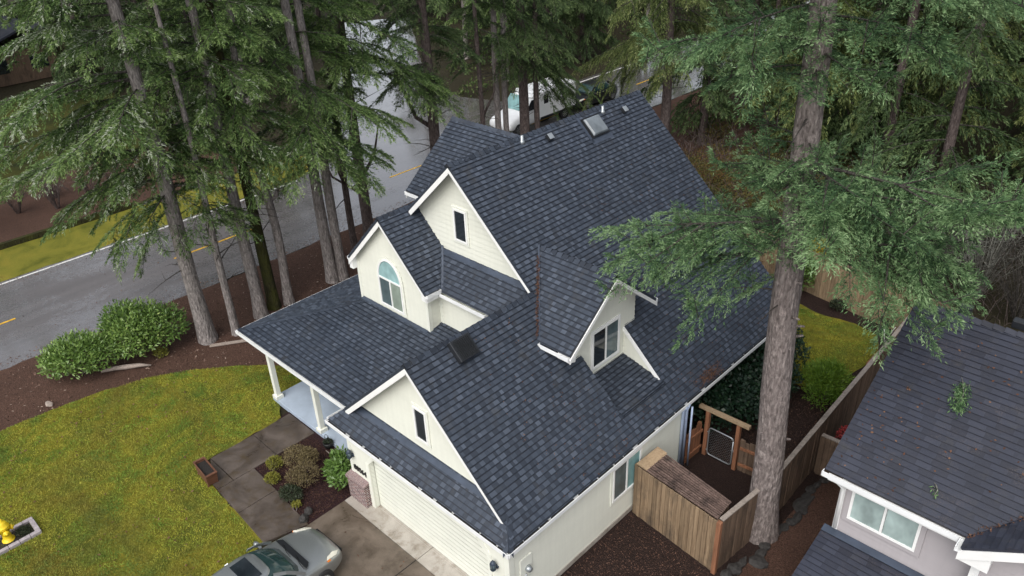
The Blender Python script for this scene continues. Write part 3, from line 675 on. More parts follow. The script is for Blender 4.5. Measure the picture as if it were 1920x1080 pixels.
# garage door: sectional, four rows of panels
mb = MB()
for r in range(4):
    z0 = .04+r*.512; z1 = z0+.506; mb.box(-5.66,-.84,.26,.31,z0,z1)
    for c in range(8):
        x0_ = -5.62+c*.598
        for q in (0,): mb.hexa([(x0_+.06,.26,z0+.08),(x0_+.54,.26,z0+.08),(x0_+.54,.26,z1-.08),(x0_+.06,.26,z1-.08)],[(x0_+.08,.256,z0+.10),(x0_+.52,.256,z0+.10),(x0_+.52,.256,z1-.10),(x0_+.08,.256,z1-.10)])
mb.build('garage_door', 'cream_trim', house)
# brick pillar foot beside the garage door
mb = MB(); bx = (-6.66,-5.84,-.10,.095,0,.80)
for q in ([(bx[0],bx[2]),(bx[1],bx[2])], [(bx[1],bx[2]),(bx[1],bx[3])], [(bx[0],bx[3]),(bx[0],bx[2])]):
    (a, b), (c, d) = q; Lq = math.hypot(c-a, d-b); mb.face([(a,b,0),(c,d,0),(c,d,.8),(a,b,.8)], .5, [(0,0),(Lq,0),(Lq,.8),(0,.8)])
for i in range(10):
    x = -6.69+i*.088; mb.hexa([(x,-.135,.80),(x+.08,-.135,.80),(x+.08,.095,.86),(x,.095,.86)],[(x,-.135,.885),(x+.08,-.135,.885),(x+.08,.095,.945),(x,.095,.945)])
mb.build('brick_pillar', 'brick', house)
# house number
cu = bpy.data.curves.new('house_number', 'FONT'); cu.body = '88064'; cu.size = .24; cu.extrude = .008; cu.offset = .012; cu.space_character = 1.0
cu.materials.append(M['black_metal'])
tmp = bpy.data.objects.new('house_number', cu); col.objects.link(tmp); dg = bpy.context.evaluated_depsgraph_get()
nm_ = bpy.data.meshes.new_from_object(tmp.evaluated_get(dg)); bpy.data.objects.remove(tmp)
ho = bpy.data.objects.new('house_number', nm_); col.objects.link(ho); ho.parent = house
ho.location = (-6.47+6,.078-6,1.12); ho.rotation_euler = (R(90),0,0)
# wall lanterns
def lantern(x, y, z, N=(0,-1)):
    mb = MB(); c = (x, y-.13, z)
    mb.lathe([(.0,.20),(.012,.18),(.02,.14),(.05,.12),(.085,.06),(.08,.05)], c, 8); mb.lathe([(.075,-.14),(.03,-.17),(.012,-.22),(0,-.24)], c, 8)
    for k in range(6):
        th = k*math.pi/3; mb.beam((c[0]+.07*math.cos(th),c[1]+.07*math.sin(th),z-.14),(c[0]+.078*math.cos(th),c[1]+.078*math.sin(th),z+.06),.014,.014)
    mb.lathe([(.07,-.02),(.07,.02)], (x,y-.02,z-.12), 12, axis='y'); mb.tube([(x,y-.01,z-.12),(x,y-.07,z-.19),(x,y-.13,z-.15)], .014, 6)
    L_ = mb.build('wall_lantern', 'lamp_metal', house)
    mb = MB(); mb.lathe([(.06,-.135),(.072,.05)], c, 8); mb.build('lamp_glass', 'glass_grey', L_)
lantern(-6.42,.09,1.78); lantern(-.52,.09,1.72)
# electricity meter on the right wall
mb = MB(); mb.box(-.098,-.06,.44,.86,1.05,1.78); mb.build('meter_box', 'cream_trim', house, bevel=.01)
mb = MB(); mb.lathe([(.09,.0),(.09,.05),(.07,.12),(.0,.125)], (-.06,.68,1.38), 16, axis='x'); mb.tube([(-.03,.60,1.24),(-.03,.57,1.02),(-.05,.57,.9)], .018, 6); mb.build('meter', 'galvanised', house)
# concrete foundation foot
mb = MB(); mb.box(-.1,-.06,.2,7.5,0,.16); mb.build('foundation', 'concrete_light', house)
# roof furniture
def onroof(x, y, up=0): return Vector((x, y, RZ(x)))+Vector((S,0,1)).normalized()*up
rU, rV, rN = Vector((0,1,0)), Vector((-1,0,S)).normalized(), Vector((S,0,1)).normalized()
def roofbox(mb, c, a, b, z0, z1, sh=1.0):
    P = lambda u, v, z: c+rU*u+rV*v+rN*z
    mb.hexa([P(-a,-b,z0),P(a,-b,z0),P(a,b,z0),P(-a,b,z0)],[P(-a*sh,-b*sh,z1),P(a*sh,-b*sh,z1),P(a*sh,b*sh,z1),P(-a*sh,b*sh,z1)])
c = onroof(-6.42, 11.05)
mb = MB(); roofbox(mb, c, .42, .36, 0, .11); sk = mb.build('skylight', 'black_metal', house); mb = MB(); roofbox(mb, c, .40, .34, .11, .19, .86); mb.build('skylight_dome', 'skylight_dome', sk, bevel=.03)
mb = MB(); roofbox(mb, c-rV*.46, .52, .1, .018, .03); roofbox(mb, c+rV*.0-rU*.47, .06, .5, .018, .03); mb.build('skylight_flashing', 'flashing', sk)
c = onroof(-3.40, 1.98)
mb = MB(); roofbox(mb, c, .33, .30, .02, .20)
v_ = mb.build('roof_vent', 'vent_black', house, bevel=.02); mb = MB()
for i in range(9): roofbox(mb, c+rU*(-.24+i*.06), .012, .25, .195, .225)
roofbox(mb, c+rV*.0, .28, .01, .2, .215); mb.build('vent_grille', 'black_metal', v_)
for x, y in ((-6.58,8.95),(-6.52,12.75)):
    c = onroof(x, y); mb = MB(); roofbox(mb, c, .10, .10, .03, .15); v_ = mb.build('box_vent', 'vent_black', house); mb = MB(); roofbox(mb, c-rV*.0, .10, .10, .155, .175); mb.build('vent_cap', 'galvanised', v_, bevel=.01)
for x, y in ((-6.74,7.92),(-6.70,11.85)):
    mb = MB(); mb.lathe([(.11,-.05),(.07,.04),(.05,.06),(.05,.20),(.035,.2),(.035,.1)], onroof(x, y), 12); mb.build('vent_pipe', 'galvanised', house)
# porch: floor, posts, hidden beam
mb = MB(); mb.box(-12.62,-6.62,.86,3.97,-.04,.14); mb.build('porch_floor', 'blue_concrete', house, bevel=.01)
for x in (-12.43,-9.72):
    mb = MB(); y = .98; mb.box(x-.085,x+.085,y-.085,y+.085,.14,2.33); mb.box(x-.14,x+.14,y-.14,y+.14,.14,.28); mb.box(x-.12,x+.12,y-.12,y+.12,2.2,2.3); mb.build('porch_post', 'cream_trim', house, bevel=.008)
mb = MB(); mb.box(-12.6,-6.7,.92,1.06,2.30,2.44); mb.box(-12.6,-12.42,1.06,9,2.30,2.44); mb.build('porch_beam', 'cream_trim', house)
mb = MB(); mb.box(-13.8,-7.42,.72,.75,HE-.16,HE-.02); mb.box(-7.40,-.05,.012,.04,HE-.16,HE-.02); mb.box(-.04,-.012,.05,14.1,HE-.16,HE-.02); mb.build('fascia', 'white_trim', house)

# ------------------------------------------------------------------ foliage engine (numpy)
def np_mesh(name, verts, quads, tint, m, parent=None, kind=None, origin=(0,0,0)):
    me = bpy.data.meshes.new(name); nv, nq = len(verts), len(quads)
    me.vertices.add(nv); me.vertices.foreach_set('co', (verts-np.array(origin)).astype(np.float32).ravel())
    me.loops.add(nq*4); me.loops.foreach_set('vertex_index', quads.astype(np.int32).ravel())
    me.polygons.add(nq); me.polygons.foreach_set('loop_start', np.arange(nq, dtype=np.int32)*4)
    me.update(calc_edges=True)
    at = me.attributes.new('tint', 'FLOAT', 'FACE'); at.data.foreach_set('value', tint.astype(np.float32))
    me.materials.append(M[m]); o = bpy.data.objects.new(name, me); col.objects.link(o)
    if parent: o.parent = parent
    if kind: o['kind'] = kind
    return o
def unit(a): return a/np.maximum(1e-9, np.linalg.norm(a, axis=1, keepdims=True))
def kites(P, E, Nn, ln, wd, mid=.4):
    """One kite-shaped leaf per row: base P, direction E, surface normal about Nn."""
    s = unit(np.cross(E, Nn)); ln = ln[:, None]; wd = wd[:, None]
    V = np.stack([P, P+E*ln*mid+s*wd*.5, P+E*ln, P+E*ln*mid-s*wd*.5], 1).reshape(-1, 3)
    return V, np.arange(len(V)).reshape(-1, 4)
ZUP = np.array([0., 0, 1])
def needles(br, rng, spac=.11, sp2=.05, sl=.14, sw=.05, hang=.45, spread=.42, maxl=1.2, lich=0., start=.06, brush=.3):
    """Flat conifer sprays on limbs. br: dict of arrays P, az, L, el, droop, tint."""
    n = len(br['L']); nb = (br['L']/spac).astype(int)*2+4; ix = np.repeat(np.arange(n), nb); N = len(ix)
    t = start+(1-start)*rng.random(N)**.85; L = br['L'][ix]; az = br['az'][ix]
    h = np.stack([np.cos(az), np.sin(az), 0*az], 1); sd = np.stack([-np.sin(az), np.cos(az), 0*az], 1)
    el, dr = br['el'][ix], br['droop'][ix]
    B = br['P'][ix]+h*(L*t*np.cos(el))[:, None]+ZUP*(L*t*np.sin(el)-dr*L*t*t)[:, None]
    slope = np.sin(el)-2*dr*t
    sg = np.where(rng.random(N) < .5, -1., 1.); an = rng.uniform(.45, 1.1, N)*np.minimum(1, 1.6*(1.06-t)/.3)
    d = h*np.cos(an)[:, None]+sd*(sg*np.sin(an))[:, None]+ZUP*(slope*np.cos(an)*.8-hang*rng.uniform(.0, 1., N))[:, None]
    d = unit(d); l = np.minimum(maxl, .16+spread*L*(1.02-t)**.75)*rng.uniform(.45, 1.05, N)
    hg = hang*rng.uniform(.2, 1., N); bt = br['tint'][ix]+rng.normal(0, .15, N); li = rng.random(N) < lich
    ns = (l/sp2).astype(int)+3; jx = np.repeat(np.arange(N), ns); K = len(jx)
    wv = rng.random(K); l2 = l[jx]; d2 = d[jx]
    Q = B[jx]+d2*(l2*wv)[:, None]-ZUP*(hg[jx]*l2*wv*wv)[:, None]+rng.normal(0, .010, (K, 3))
    cs = unit(np.cross(d2, ZUP)); s2 = np.where(rng.random(K) < .5, -1., 1.)*rng.uniform(.1, .8, K)
    e = unit(d2-ZUP*(hg[jx]*wv*1.3)[:, None]+cs*s2[:, None]+ZUP*rng.uniform(-.2-brush*.5, .3+brush*.6, K)[:, None])
    nn = unit(ZUP*1.0+rng.normal(0, .55+brush*.5, (K, 3)))
    V, F = kites(Q, e, nn, sl*rng.uniform(.7, 1.25, K), sw*rng.uniform(.7, 1.25, K))
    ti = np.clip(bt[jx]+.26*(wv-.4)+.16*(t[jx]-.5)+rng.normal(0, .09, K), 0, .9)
    ti = np.where(li[jx], rng.uniform(.90, 1., K), ti)
    return V, F, ti
def limb_pts(P, az, L, el, dr, ts=(0, .25, .5, .75, 1)):
    h = Vector((math.cos(az), math.sin(az), 0)); P = Vector(P)
    return [P+h*(L*t*math.cos(el))+Vector((0, 0, L*t*math.sin(el)-dr*L*t*t)) for t in ts]
def trunk_mesh(rng, H, r0, lean=(0, 0), flare=.35, seg=14, kink=0, top=.03, z_step=1.2, rough=.05, base=(0, 0, 0)):
    mb = MB(); k = int(H/z_step)+2; zs = [-.15, .12, .35]+[z_step*i for i in range(1, k)]
    vs = []; ph = rng.uniform(0, 6); cx = {}
    for z in zs:
        zz = max(0, z); r = (r0-top)*(1-min(1, zz/H))**.8+top; r *= 1+flare*math.exp(-zz/.45)
        ox = base[0]+lean[0]*zz+kink*math.sin(zz*.55+ph)*min(1, zz/4); oy = base[1]+lean[1]*zz+kink*math.cos(zz*.47+ph)*min(1, zz/4)
        cx[z] = (ox, oy, r)
        for q in range(seg):
            th = 2*math.pi*q/seg; rr = r*(1+rough*math.sin(3*th+z*.7+ph)+rng.uniform(-rough, rough)); vs.append((ox+rr*math.cos(th), oy+rr*math.sin(th), z))
    fs = [(i*seg+q, i*seg+(q+1) % seg, (i+1)*seg+(q+1) % seg, (i+1)*seg+q) for i in range(len(zs)-1) for q in range(seg)]
    mb.mesh(vs, fs, .5, True)
    def at(z):
        a = max([q for q in zs if q <= z], default=zs[0]); b = min([q for q in zs if q >= z], default=zs[-1])
        f = 0 if a == b else (z-a)/(b-a); return tuple(cx[a][i]*(1-f)+cx[b][i]*f for i in range(3))
    return mb, at
def conifer(name, label, loc, H, r0, z0, Rc, seed, bark='bark_grey', stubs=0, shoots=0, needle='needle_fir', cat='tree', group=None, step=.20, droop=(.05, .35), el=(.25, -.15),
            lean=(0, 0), kink=.04, dens=1.5, lich=0., sl=.12, sw=.027, hang=.42, extra=(), zmax=None, az_bias=None, dead=6, forks=(), tint=(.3, .6), brush=.6, sub=2, twin=None, per=1.0, short=None):
    rng = np.random.default_rng(seed); prg = random.Random(seed)
    root = thing(name, label, cat, (loc[0], loc[1], loc[2] if len(loc) > 2 else 0), group)
    mb, at = trunk_mesh(prg, H, r0, lean, kink=kink); limbs = []
    z = z0
    while z < H-.4:
        f = (z-z0)/(H-z0); Rr = Rc*(1-f)**.75*min(1, .55+ (z-z0)/2.5); 
        for _ in range(1 if prg.random() < per else 2):
            az = prg.uniform(0, 2*math.pi); L = Rr*prg.uniform(.55, 1.1)+.25
            if az_bias and z < az_bias[2]: L *= 1+az_bias[1]*math.cos(az-az_bias[0])
            if short and z < short[2]: L *= 1-short[1]*max(0, math.cos(az-short[0]))
            e = el[0]*f*2+el[1]*(1-f)+prg.uniform(-.12, .15); dr = droop[1]*(1-f)+droop[0]*f+prg.uniform(-.05, .08)
            x, y, r = at(z); limbs.append((x, y, z, az, max(.3, L), e, dr))
        z += step*prg.uniform(.6, 1.4)*(1+f*.3)
    for q in extra:                                      # explicit limbs: start height, tip (world offset from the base), droop
        zz, tip, dr = q; x, y, r = at(zz); dx, dy = tip[0]-x, tip[1]-y; hl = math.hypot(dx, dy); L = math.hypot(hl, tip[2]-zz+dr*hl)
        e = math.atan2(tip[2]-zz+dr*hl, hl); limbs.append((x, y, zz, math.atan2(dy, dx), L, e, dr))
    for x, y, z, az, L, e, dr in list(limbs):            # side limbs forking from the longer ones
        if L < 1.7: continue
        for _ in range(max(1, int(sub*L/3.5+.5))):
            t = prg.uniform(.25, .8); p = limb_pts((x, y, z), az, L, e, dr, (t,))[0]
            limbs.append((p.x, p.y, p.z, az+prg.choice((-1, 1))*prg.uniform(.45, 1.1), L*(1.05-t)*prg.uniform(.55, .95)+.25, math.sin(e)-2*dr*t+prg.uniform(-.25, .25), dr+prg.uniform(0, .1)))
    if shoots:                                           # upright young shoots on the outer limbs
        for x, y, z, az, L, e, dr in list(limbs):
            if L < 1.1: continue
            for _ in range(shoots):
                t = prg.uniform(.45, 1); p = limb_pts((x, y, z), az, L, e, dr, (t,))[0]
                limbs.append((p.x, p.y, p.z, az+prg.uniform(-1.4, 1.4), prg.uniform(.3, .75), prg.uniform(.5, 1.35), 0.))
    tm = mb; mb = MB()
    for x, y, z, az, L, e, dr in limbs:
        mb.tube(limb_pts((x, y, z), az, L, e, dr), [.010+.008*L, .008+.006*L, .006+.004*L, .008, .004], 5, cap=False)
    lm = mb
    for _ in range(stubs):
        zz = prg.uniform(1.5, z0*.85); x, y, r = at(zz); az = prg.uniform(-2.2, .8); d = Vector((math.cos(az), math.sin(az), .25)); p = Vector((x, y, zz)); tm.tube([p+d*r*.8, p+d*(r+prg.uniform(.05, .22))], [.045, .022], 6)
    for _ in range(dead):                                # bare dead snags under the crown
        zz = prg.uniform(z0*.45, z0*1.1); x, y, r = at(zz); L = prg.uniform(.5, 2.0); az = prg.uniform(0, 6.28)
        pts = limb_pts((x, y, zz), az, L, prg.uniform(-.1, .5), prg.uniform(0, .3)); pts = [p+Vector((prg.uniform(-.05, .05),)*3) if i else p for i, p in enumerate(pts)]
        mb.tube(pts, [.03, .022, .016, .01, .004], 5, cap=False)
        if L > 1: mb.tube([pts[2], pts[2]+Vector((prg.uniform(-.4, .4), prg.uniform(-.4, .4), prg.uniform(-.1, .4)))], [.012, .003], 4, cap=False)
    mb = tm
    for pts, rad in forks: mb.tube(pts, rad, 10)
    if twin:                                             # a second stem close beside the first
        mb2, _ = trunk_mesh(prg, H*.95, twin[2], lean, kink=kink, base=(twin[0], twin[1], 0)); mb.mesh(mb2.v, mb2.f, .5, True)
    mb.v = [Vector(v)+root.location for v in mb.v]
    mb.build('trunk', bark, root)
    lm.v = [Vector(v)+root.location for v in lm.v]; lm.build('limbs', 'bark_limb', root)
    a = np.array(limbs); br = dict(P=a[:, :3], az=a[:, 3], L=a[:, 4], el=a[:, 5], droop=a[:, 6], tint=rng.uniform(tint[0], tint[1], len(a)))
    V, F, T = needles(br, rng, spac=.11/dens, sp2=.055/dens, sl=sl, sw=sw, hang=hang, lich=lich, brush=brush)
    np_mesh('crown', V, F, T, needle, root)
    return root
def leaf_blob(blobs, nleaf, rng, ln, wd, up=.3, shell=.55, tint=(0, 1)):
    """Leaves over the outer part of a union of ellipsoids (cx,cy,cz,rx,ry,rz)."""
    b = np.array(blobs, float); vol = (b[:, 3]*b[:, 4]+b[:, 3]*b[:, 5]+b[:, 4]*b[:, 5]); ix = rng.choice(len(b), nleaf, p=vol/vol.sum())
    d = unit(rng.normal(0, 1, (nleaf, 3))); d[:, 2] = np.where(d[:, 2] < -.35, -d[:, 2]*.6, d[:, 2]); rr = (shell+(1-shell)*rng.random(nleaf)**.6)*(1+rng.normal(0, .05, nleaf))
    P = b[ix, :3]+d*b[ix, 3:]*rr[:, None]; P[:, 2] = np.maximum(P[:, 2], .03)
    e = unit(d*.8+ZUP*up+rng.normal(0, .55, (nleaf, 3))); nn = unit(d+ZUP*.7+rng.normal(0, .35, (nleaf, 3)))
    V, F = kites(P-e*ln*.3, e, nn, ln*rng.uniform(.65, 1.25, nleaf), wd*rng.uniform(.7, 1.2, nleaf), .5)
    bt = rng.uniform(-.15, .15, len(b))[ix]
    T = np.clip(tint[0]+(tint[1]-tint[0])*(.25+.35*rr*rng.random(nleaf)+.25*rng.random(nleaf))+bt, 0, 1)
    return V, F, T
def bush(name, label, cat, blobs, nleaf, m, ln, wd, seed, up=.3, shell=.55, stems=6, group=None, stem_m='bark_brown', tint=(0, 1)):
    rng = np.random.default_rng(seed); prg = random.Random(seed); cx = sum(q[0] for q in blobs)/len(blobs); cy = sum(q[1] for q in blobs)/len(blobs)
    root = thing(name, label, cat, (cx, cy, 0), group)
    mb = MB()
    for i in range(stems):
        q = blobs[i % len(blobs)]; p0 = Vector((cx+prg.uniform(-.15, .15), cy+prg.uniform(-.15, .15), -.02)); p2 = Vector((q[0]+prg.uniform(-.5, .5)*q[3], q[1]+prg.uniform(-.5, .5)*q[4], q[2]+.3*q[5]))
        mb.tube([p0, (p0+p2)/2+Vector((prg.uniform(-.08, .08), prg.uniform(-.08, .08), .05)), p2], [.025, .018, .006], 5, cap=False)
    mb.build('stem', stem_m, root)
    V, F, T = leaf_blob(blobs, nleaf, rng, ln, wd, up, shell, tint)
    np_mesh('leaves', V, F, T, m, root, origin=(cx, cy, 0))
    return root
def scatter(name, label, cat, pts, ln, wd, m, seed, flat=.25, kind='stuff', nrm=None, tint=(0, 1)):
    """Loose litter lying on a surface: many tiny leaves or chips as one object."""
    rng = np.random.default_rng(seed); P = np.array(pts, float); k = len(P)
    nn = unit((ZUP if nrm is None else np.array(nrm, float))+rng.normal(0, flat, (k, 3))); e = unit(np.cross(nn, rng.normal(0, 1, (k, 3))))
    V, F = kites(P, e, nn, ln*rng.uniform(.5, 1.4, k), wd*rng.uniform(.6, 1.3, k), .5)
    o = np_mesh(name, V, F, rng.uniform(tint[0], tint[1], k), m, None, kind); return tag(o, label, cat)
def in_poly(P, poly):
    x, y = P[:, 0], P[:, 1]; c = np.zeros(len(P), bool); m = len(poly)
    for i in range(m):
        (x1, y1), (x2, y2) = poly[i], poly[(i+1) % m]
        if y1 == y2: continue
        c ^= ((y1 > y) != (y2 > y)) & (x < (x2-x1)*(y-y1)/(y2-y1)+x1)
    return c
def rand_in(poly, k, rng, z):
    a = np.array(poly); lo, hi = a.min(0), a.max(0); P = lo+(hi-lo)*rng.random((k, 2)); P = P[in_poly(P, poly)]
    return np.concatenate([P, np.full((len(P), 1), z)], 1)

# ------------------------------------------------------------------ trees along the road, each with its own trunk and crown
GR = 'firs standing in the mulch strip beside the road'
conifer('fir_tree', 'thick grey-barked fir nearest the two rhododendrons, lichen hanging in its wide crown', (-18.1,1.2), 25, .31, 6.4, 4.3, 11, step=.165, lich=.14, hang=.36, group=GR,
        droop=(.05,.30), az_bias=(R(-135),.40,14), lean=(-.004,.0), dead=10, extra=[(6.2,(-1.7,-2.2,4.0),.4),(5.9,(-.9,-1.6,3.6),.35),(5.4,(.9,-.3,4.3),.3),(6.6,(1.4,.9,5.2),.3),(7.3,(-3.2,-3.0,5.6),.25),(8.0,(-4.6,-4.4,6.8),.2),(6.4,(-1.4,-2.6,4.6),.35)])
conifer('fir_tree', 'slender grey fir rising by the weathered plank', (-17.62,2.2), 17, .155, 5.0, 2.0, 12, step=0.351, group=GR, lean=(.004,.006), dead=8, hang=.36, extra=[(5.2,(-.9,.4,3.9),.3),(5.8,(1.1,.5,4.6),.3)])
conifer('fir_tree', 'grey fir with a small green tuft low on its stem', (-18.05,3.6), 23, .25, 7.2, 3.8, 13, step=.21, group=GR, lich=.08, hang=.36, dead=10, az_bias=(R(-135),.2,12), extra=[(4.4,(.5,.4,3.7),.1),(7.2,(1.5,.4,5.6),.3)])
conifer('fir_tree', 'dark moss-covered fir close behind paler stems', (-18.3,4.35), 22, .24, 7.0, 3.0, 14, bark='bark_moss', step=0.338, group=GR, dead=12)
conifer('fir_tree', 'pale kinked fir with a broken stub halfway up', (-18.1,4.95), 21, .19, 8.6, 2.6, 15, step=0.351, group=GR, kink=.16, dead=4, forks=[([(0,0,4.7),(.3,.25,5.0),(.42,.36,5.35)],[.10,.08,.05]),([(-.05,0,4.8),(-.4,-.35,5.4),(-.5,-.4,6.6),(-.7,-.5,8.6)],[.14,.12,.11,.08])])
conifer('fir_tree', 'twin-stemmed fir, one stem dark and mossy, ahead of the window gable', (-18.3,7.35), 25, .25, 6.6, 3.9, 16, step=0.243, group=GR, hang=.36, dead=8, twin=(.2,.42,.22), az_bias=(R(30),.2,12), lich=.02,
        extra=[(6.4,(2.0,1.2,4.9),.3),(6.8,(2.4,2.2,5.8),.25),(5.4,(-1.4,-1.6,4.6),.1)])
conifer('fir_tree', 'slim dark fir between the twin-stemmed fir and the forked one', (-19.5,9.5), 20, .16, 6.6, 2.6, 17, bark='bark_brown', step=0.324, group=GR, dead=8, forks=[([(0,0,3.6),(.3,-.4,4.4),(.5,-.5,5.6)],[.09,.06,.03])])
conifer('fir_tree', 'red-brown fir splitting into several stems above the road', (-19.9,10.7), 24, .27, 6.6, 3.8, 18, bark='bark_brown', step=0.257, group=GR, hang=.36, dead=10, az_bias=(R(40),.2,11),
        forks=[([(0,0,3.0),(-.45,-.5,4.2),(-.5,-.55,6.2),(-.6,-.6,9)],[.15,.13,.12,.09]),([(0,0,3.4),(.5,.55,4.6),(.75,.8,6.0)],[.09,.06,.03]),([(0,0,2.6),(-.9,-1.0,3.6),(-1.2,-1.3,5.0)],[.08,.05,.02])])
conifer('fir_tree', 'tall red-brown fir whose foot is hidden by the cross gable roof', (-20.0,15.35), 26, .30, 6.4, 3.4, 19, bark='bark_brown', step=0.243, needle='needle_dark', group=GR, hang=.36, dead=12, forks=[([(0,0,4.6),(-.5,-.6,5.2),(-.9,-1.0,6.8),(-1.3,-1.2,8.6)],[.12,.10,.06,.03])])
conifer('fir_tree', 'thin fir forking low, in line with the white van bonnet', (-20.0,18.7), 21, .15, 7.2, 2.6, 20, bark='bark_brown', step=0.338, needle='needle_dark', group=GR, hang=.36, dead=10, forks=[([(0,0,4.2),(.5,.5,5.6),(.6,.6,7.4)],[.07,.05,.02])])
conifer('fir_tree', 'pair of grey fused stems crossing the front wheel of the white van', (-20.0,19.9), 26, .19, 9.6, 3.2, 21, bark='bark_grey', step=0.270, needle='needle_dark', group=GR, hang=.36, dead=8, twin=(.14,.48,.17))
conifer('fir_tree', 'dark thick fir with a paler stem beside it, covering the van side', (-20.0,21.9), 27, .30, 7.0, 3.6, 22, bark='bark_brown', step=0.243, needle='needle_dark', group=GR, hang=.36, dead=8, twin=(.42,.62,.17),
        extra=[(6.6,(1.2,2.8,4.4),.3),(7.4,(1.4,3.2,5.6),.3),(6.8,(2.0,2.2,4.8),.3),(6.6,(1.7,3.5,3.3),.35),(7.0,(2.4,3.8,3.9),.35),(6.4,(.9,3.0,3.2),.3)])
conifer('fir_tree', 'bright drooping fir hanging over the far road beyond the ridge', (-15.5,29.0), 25, .30, 6.3, 5.2, 23, bark='bark_brown', step=0.230, needle='needle_olive', group=GR, hang=.7, dead=4, lich=.03, extra=[(8.2,(-2.5,-2.6,4.2),.4)])

# ------------------------------------------------------------------ the big fir between the two houses
cz = R(-68)
conifer('large_fir', 'huge fir with thick pinkish grey trunk growing through the fence between both houses', (3.06,6.79), 29, .40, 12.7, 4.6, 31, bark='bark_big', needle='needle_blue', step=.21, lean=(-.026,-.024), kink=.03, brush=1.0, sub=3, stubs=12, shoots=2,
        sl=.085, sw=.018, dens=1.85, hang=.28, droop=(.05,.20), el=(.3,.05), dead=3, short=(cz,.55,16), tint=(.35,.68), extra=[
        (9.5,(-5.0,-1.2,8.25),.03),(9.4,(-3.9,-1.3,8.3),.05),(9.5,(-4.0,.2,8.5),.04),(9.0,(-2.9,-1.3,7.5),.12),(10.2,(.5,-1.7,9.7),.1),(10.6,(-.4,-1.5,10.3),.1),(11.4,(.5,-1.3,11.3),.03),(9.6,(-.7,-1.3,9.1),.1),(12.9,(.4,-1.7,12.7),.05),(13.4,(-.5,-1.5,13.3),.05),(13.2,(1.2,-1.4,13.0),.05),(9.1,(.1,-.9,8.8),.1),(9.4,(-.3,-1.6,9.2),.06),(10.3,(-1.4,-.4,10.3),.04),(10.8,(-1.2,-.9,11.0),.0),(11.0,(-.2,-1.7,11.0),.04),(11.3,(-.9,-1.1,11.5),.0),(9.2,(-1.1,-1.0,8.9),.08),(10.4,(-2.0,.2,10.6),.02),(10.9,(.2,-1.2,10.7),.05),(13.8,(.2,-1.6,13.7),.05),(8.3,(-1.3,-.5,7.3),.10),(9.6,(-2.2,-1.4,8.5),.1),(8.9,(-2.0,.4,8.2),.1),
        (10.4,(4.1,-1.7,11.4),-.02),(10.6,(3.3,-1.4,8.4),.35),(10.3,(1.9,-.2,10.8),.04),(10.5,(3.4,-1.2,9.9),.10),(10.8,(-.6,-1.2,10.6),.05),(10.2,(2.9,-1.2,9.1),.22),(10.6,(2.9,-2.1,10.6),.06),
        (10.9,(4.4,-1.1,11.2),.0),(10.2,(3.6,-1.6,9.2),.22),(11.4,(-1.5,-.3,11.6),.05),(10.3,(-1.7,.3,9.9),.06),(10.0,(.6,1.4,10.5),.0),(10.7,(-1.2,-1.0,10.4),.04),(9.9,(-.8,1.2,9.3),.08),(10.1,(1.2,.9,10.4),.0),(10.9,(1.9,-1.9,11.0),.02),(9.6,(-1.0,.3,8.9),.08)])

# ------------------------------------------------------------------ the woods
rgF = random.Random(77)
def forest(protos, spots, label, group, smin=.85, smax=1.2):
    used = set()
    for i, (x, y) in enumerate(spots):
        p = protos[i % len(protos)]
        if p.name not in used: used.add(p.name); o = p
        else: o = copy_tree(p)
        k = rgF.uniform(smin, smax); o.location = (x, y, 0); o.rotation_euler = (0, 0, rgF.uniform(0, 6.28)); o.scale = (k, k, k*rgF.uniform(.92, 1.1))
        o['label'] = label; o['group'] = group; o['category'] = 'tree'
def spread_spots(n, x0, x1, y0, y1, dmin, ok, seed):
    rg = random.Random(seed); out = []; tries = 0
    while len(out) < n and tries < 8000:
        tries += 1; p = (rg.uniform(x0, x1), rg.uniform(y0, y1))
        if ok(p) and all(math.hypot(p[0]-q[0], p[1]-q[1]) > dmin for q in out): out.append(p)
    return out
kw = dict(dens=1.0, sl=.19, sw=.048, step=.32, dead=4, sub=2)
protoL = [conifer('forest_conifer', 'x', (0,0), 23, .24, z0, rc, sd, bark=bk, needle=nd, hang=.8, **kw) for z0, rc, sd, bk, nd in ((2.6,3.6,41,'bark_brown','needle_dark'),(4.0,3.2,42,'bark_grey','needle_fir'),(1.8,4.0,43,'bark_brown','needle_dark'))]
def okL(p):
    x, y = p
    if -62 < x and -9 < y < 13: return x < -44 and y < -2
    d = (x+30)*(.55)+(y-19)*1.0                          # keep the side street open
    if -95 < x < -30 and abs((y-22)-(-(x+34))*.68) < 7.0: return False
    return True
forest(protoL, spread_spots(105, -84, -34, -14, 96, 3.4, okL, 5), 'dark conifer in the wood on the far side of the road', 'conifers in the wood across the road')
protoR = [conifer('forest_conifer', 'x', (0,0), 22, .24, z0, rc, sd, bark=bk, needle=nd, hang=.8, **kw) for z0, rc, sd, bk, nd in ((2.0,3.8,51,'bark_brown','needle_dark'),(3.0,3.6,52,'bark_brown','needle_olive'),(1.6,4.0,53,'bark_brown','needle_dark'))]
def okR(p):
    x, y = p
    if x < -18.5: return False
    if y < 31 and x < -3: return False
    return y > 27-.35*(x+3)
forest(protoR, spread_spots(62, -18, 13, 22, 76, 3.2, okR, 6), 'dense dark conifer in the wood behind the back fence', 'conifers in the wood behind the gardens')

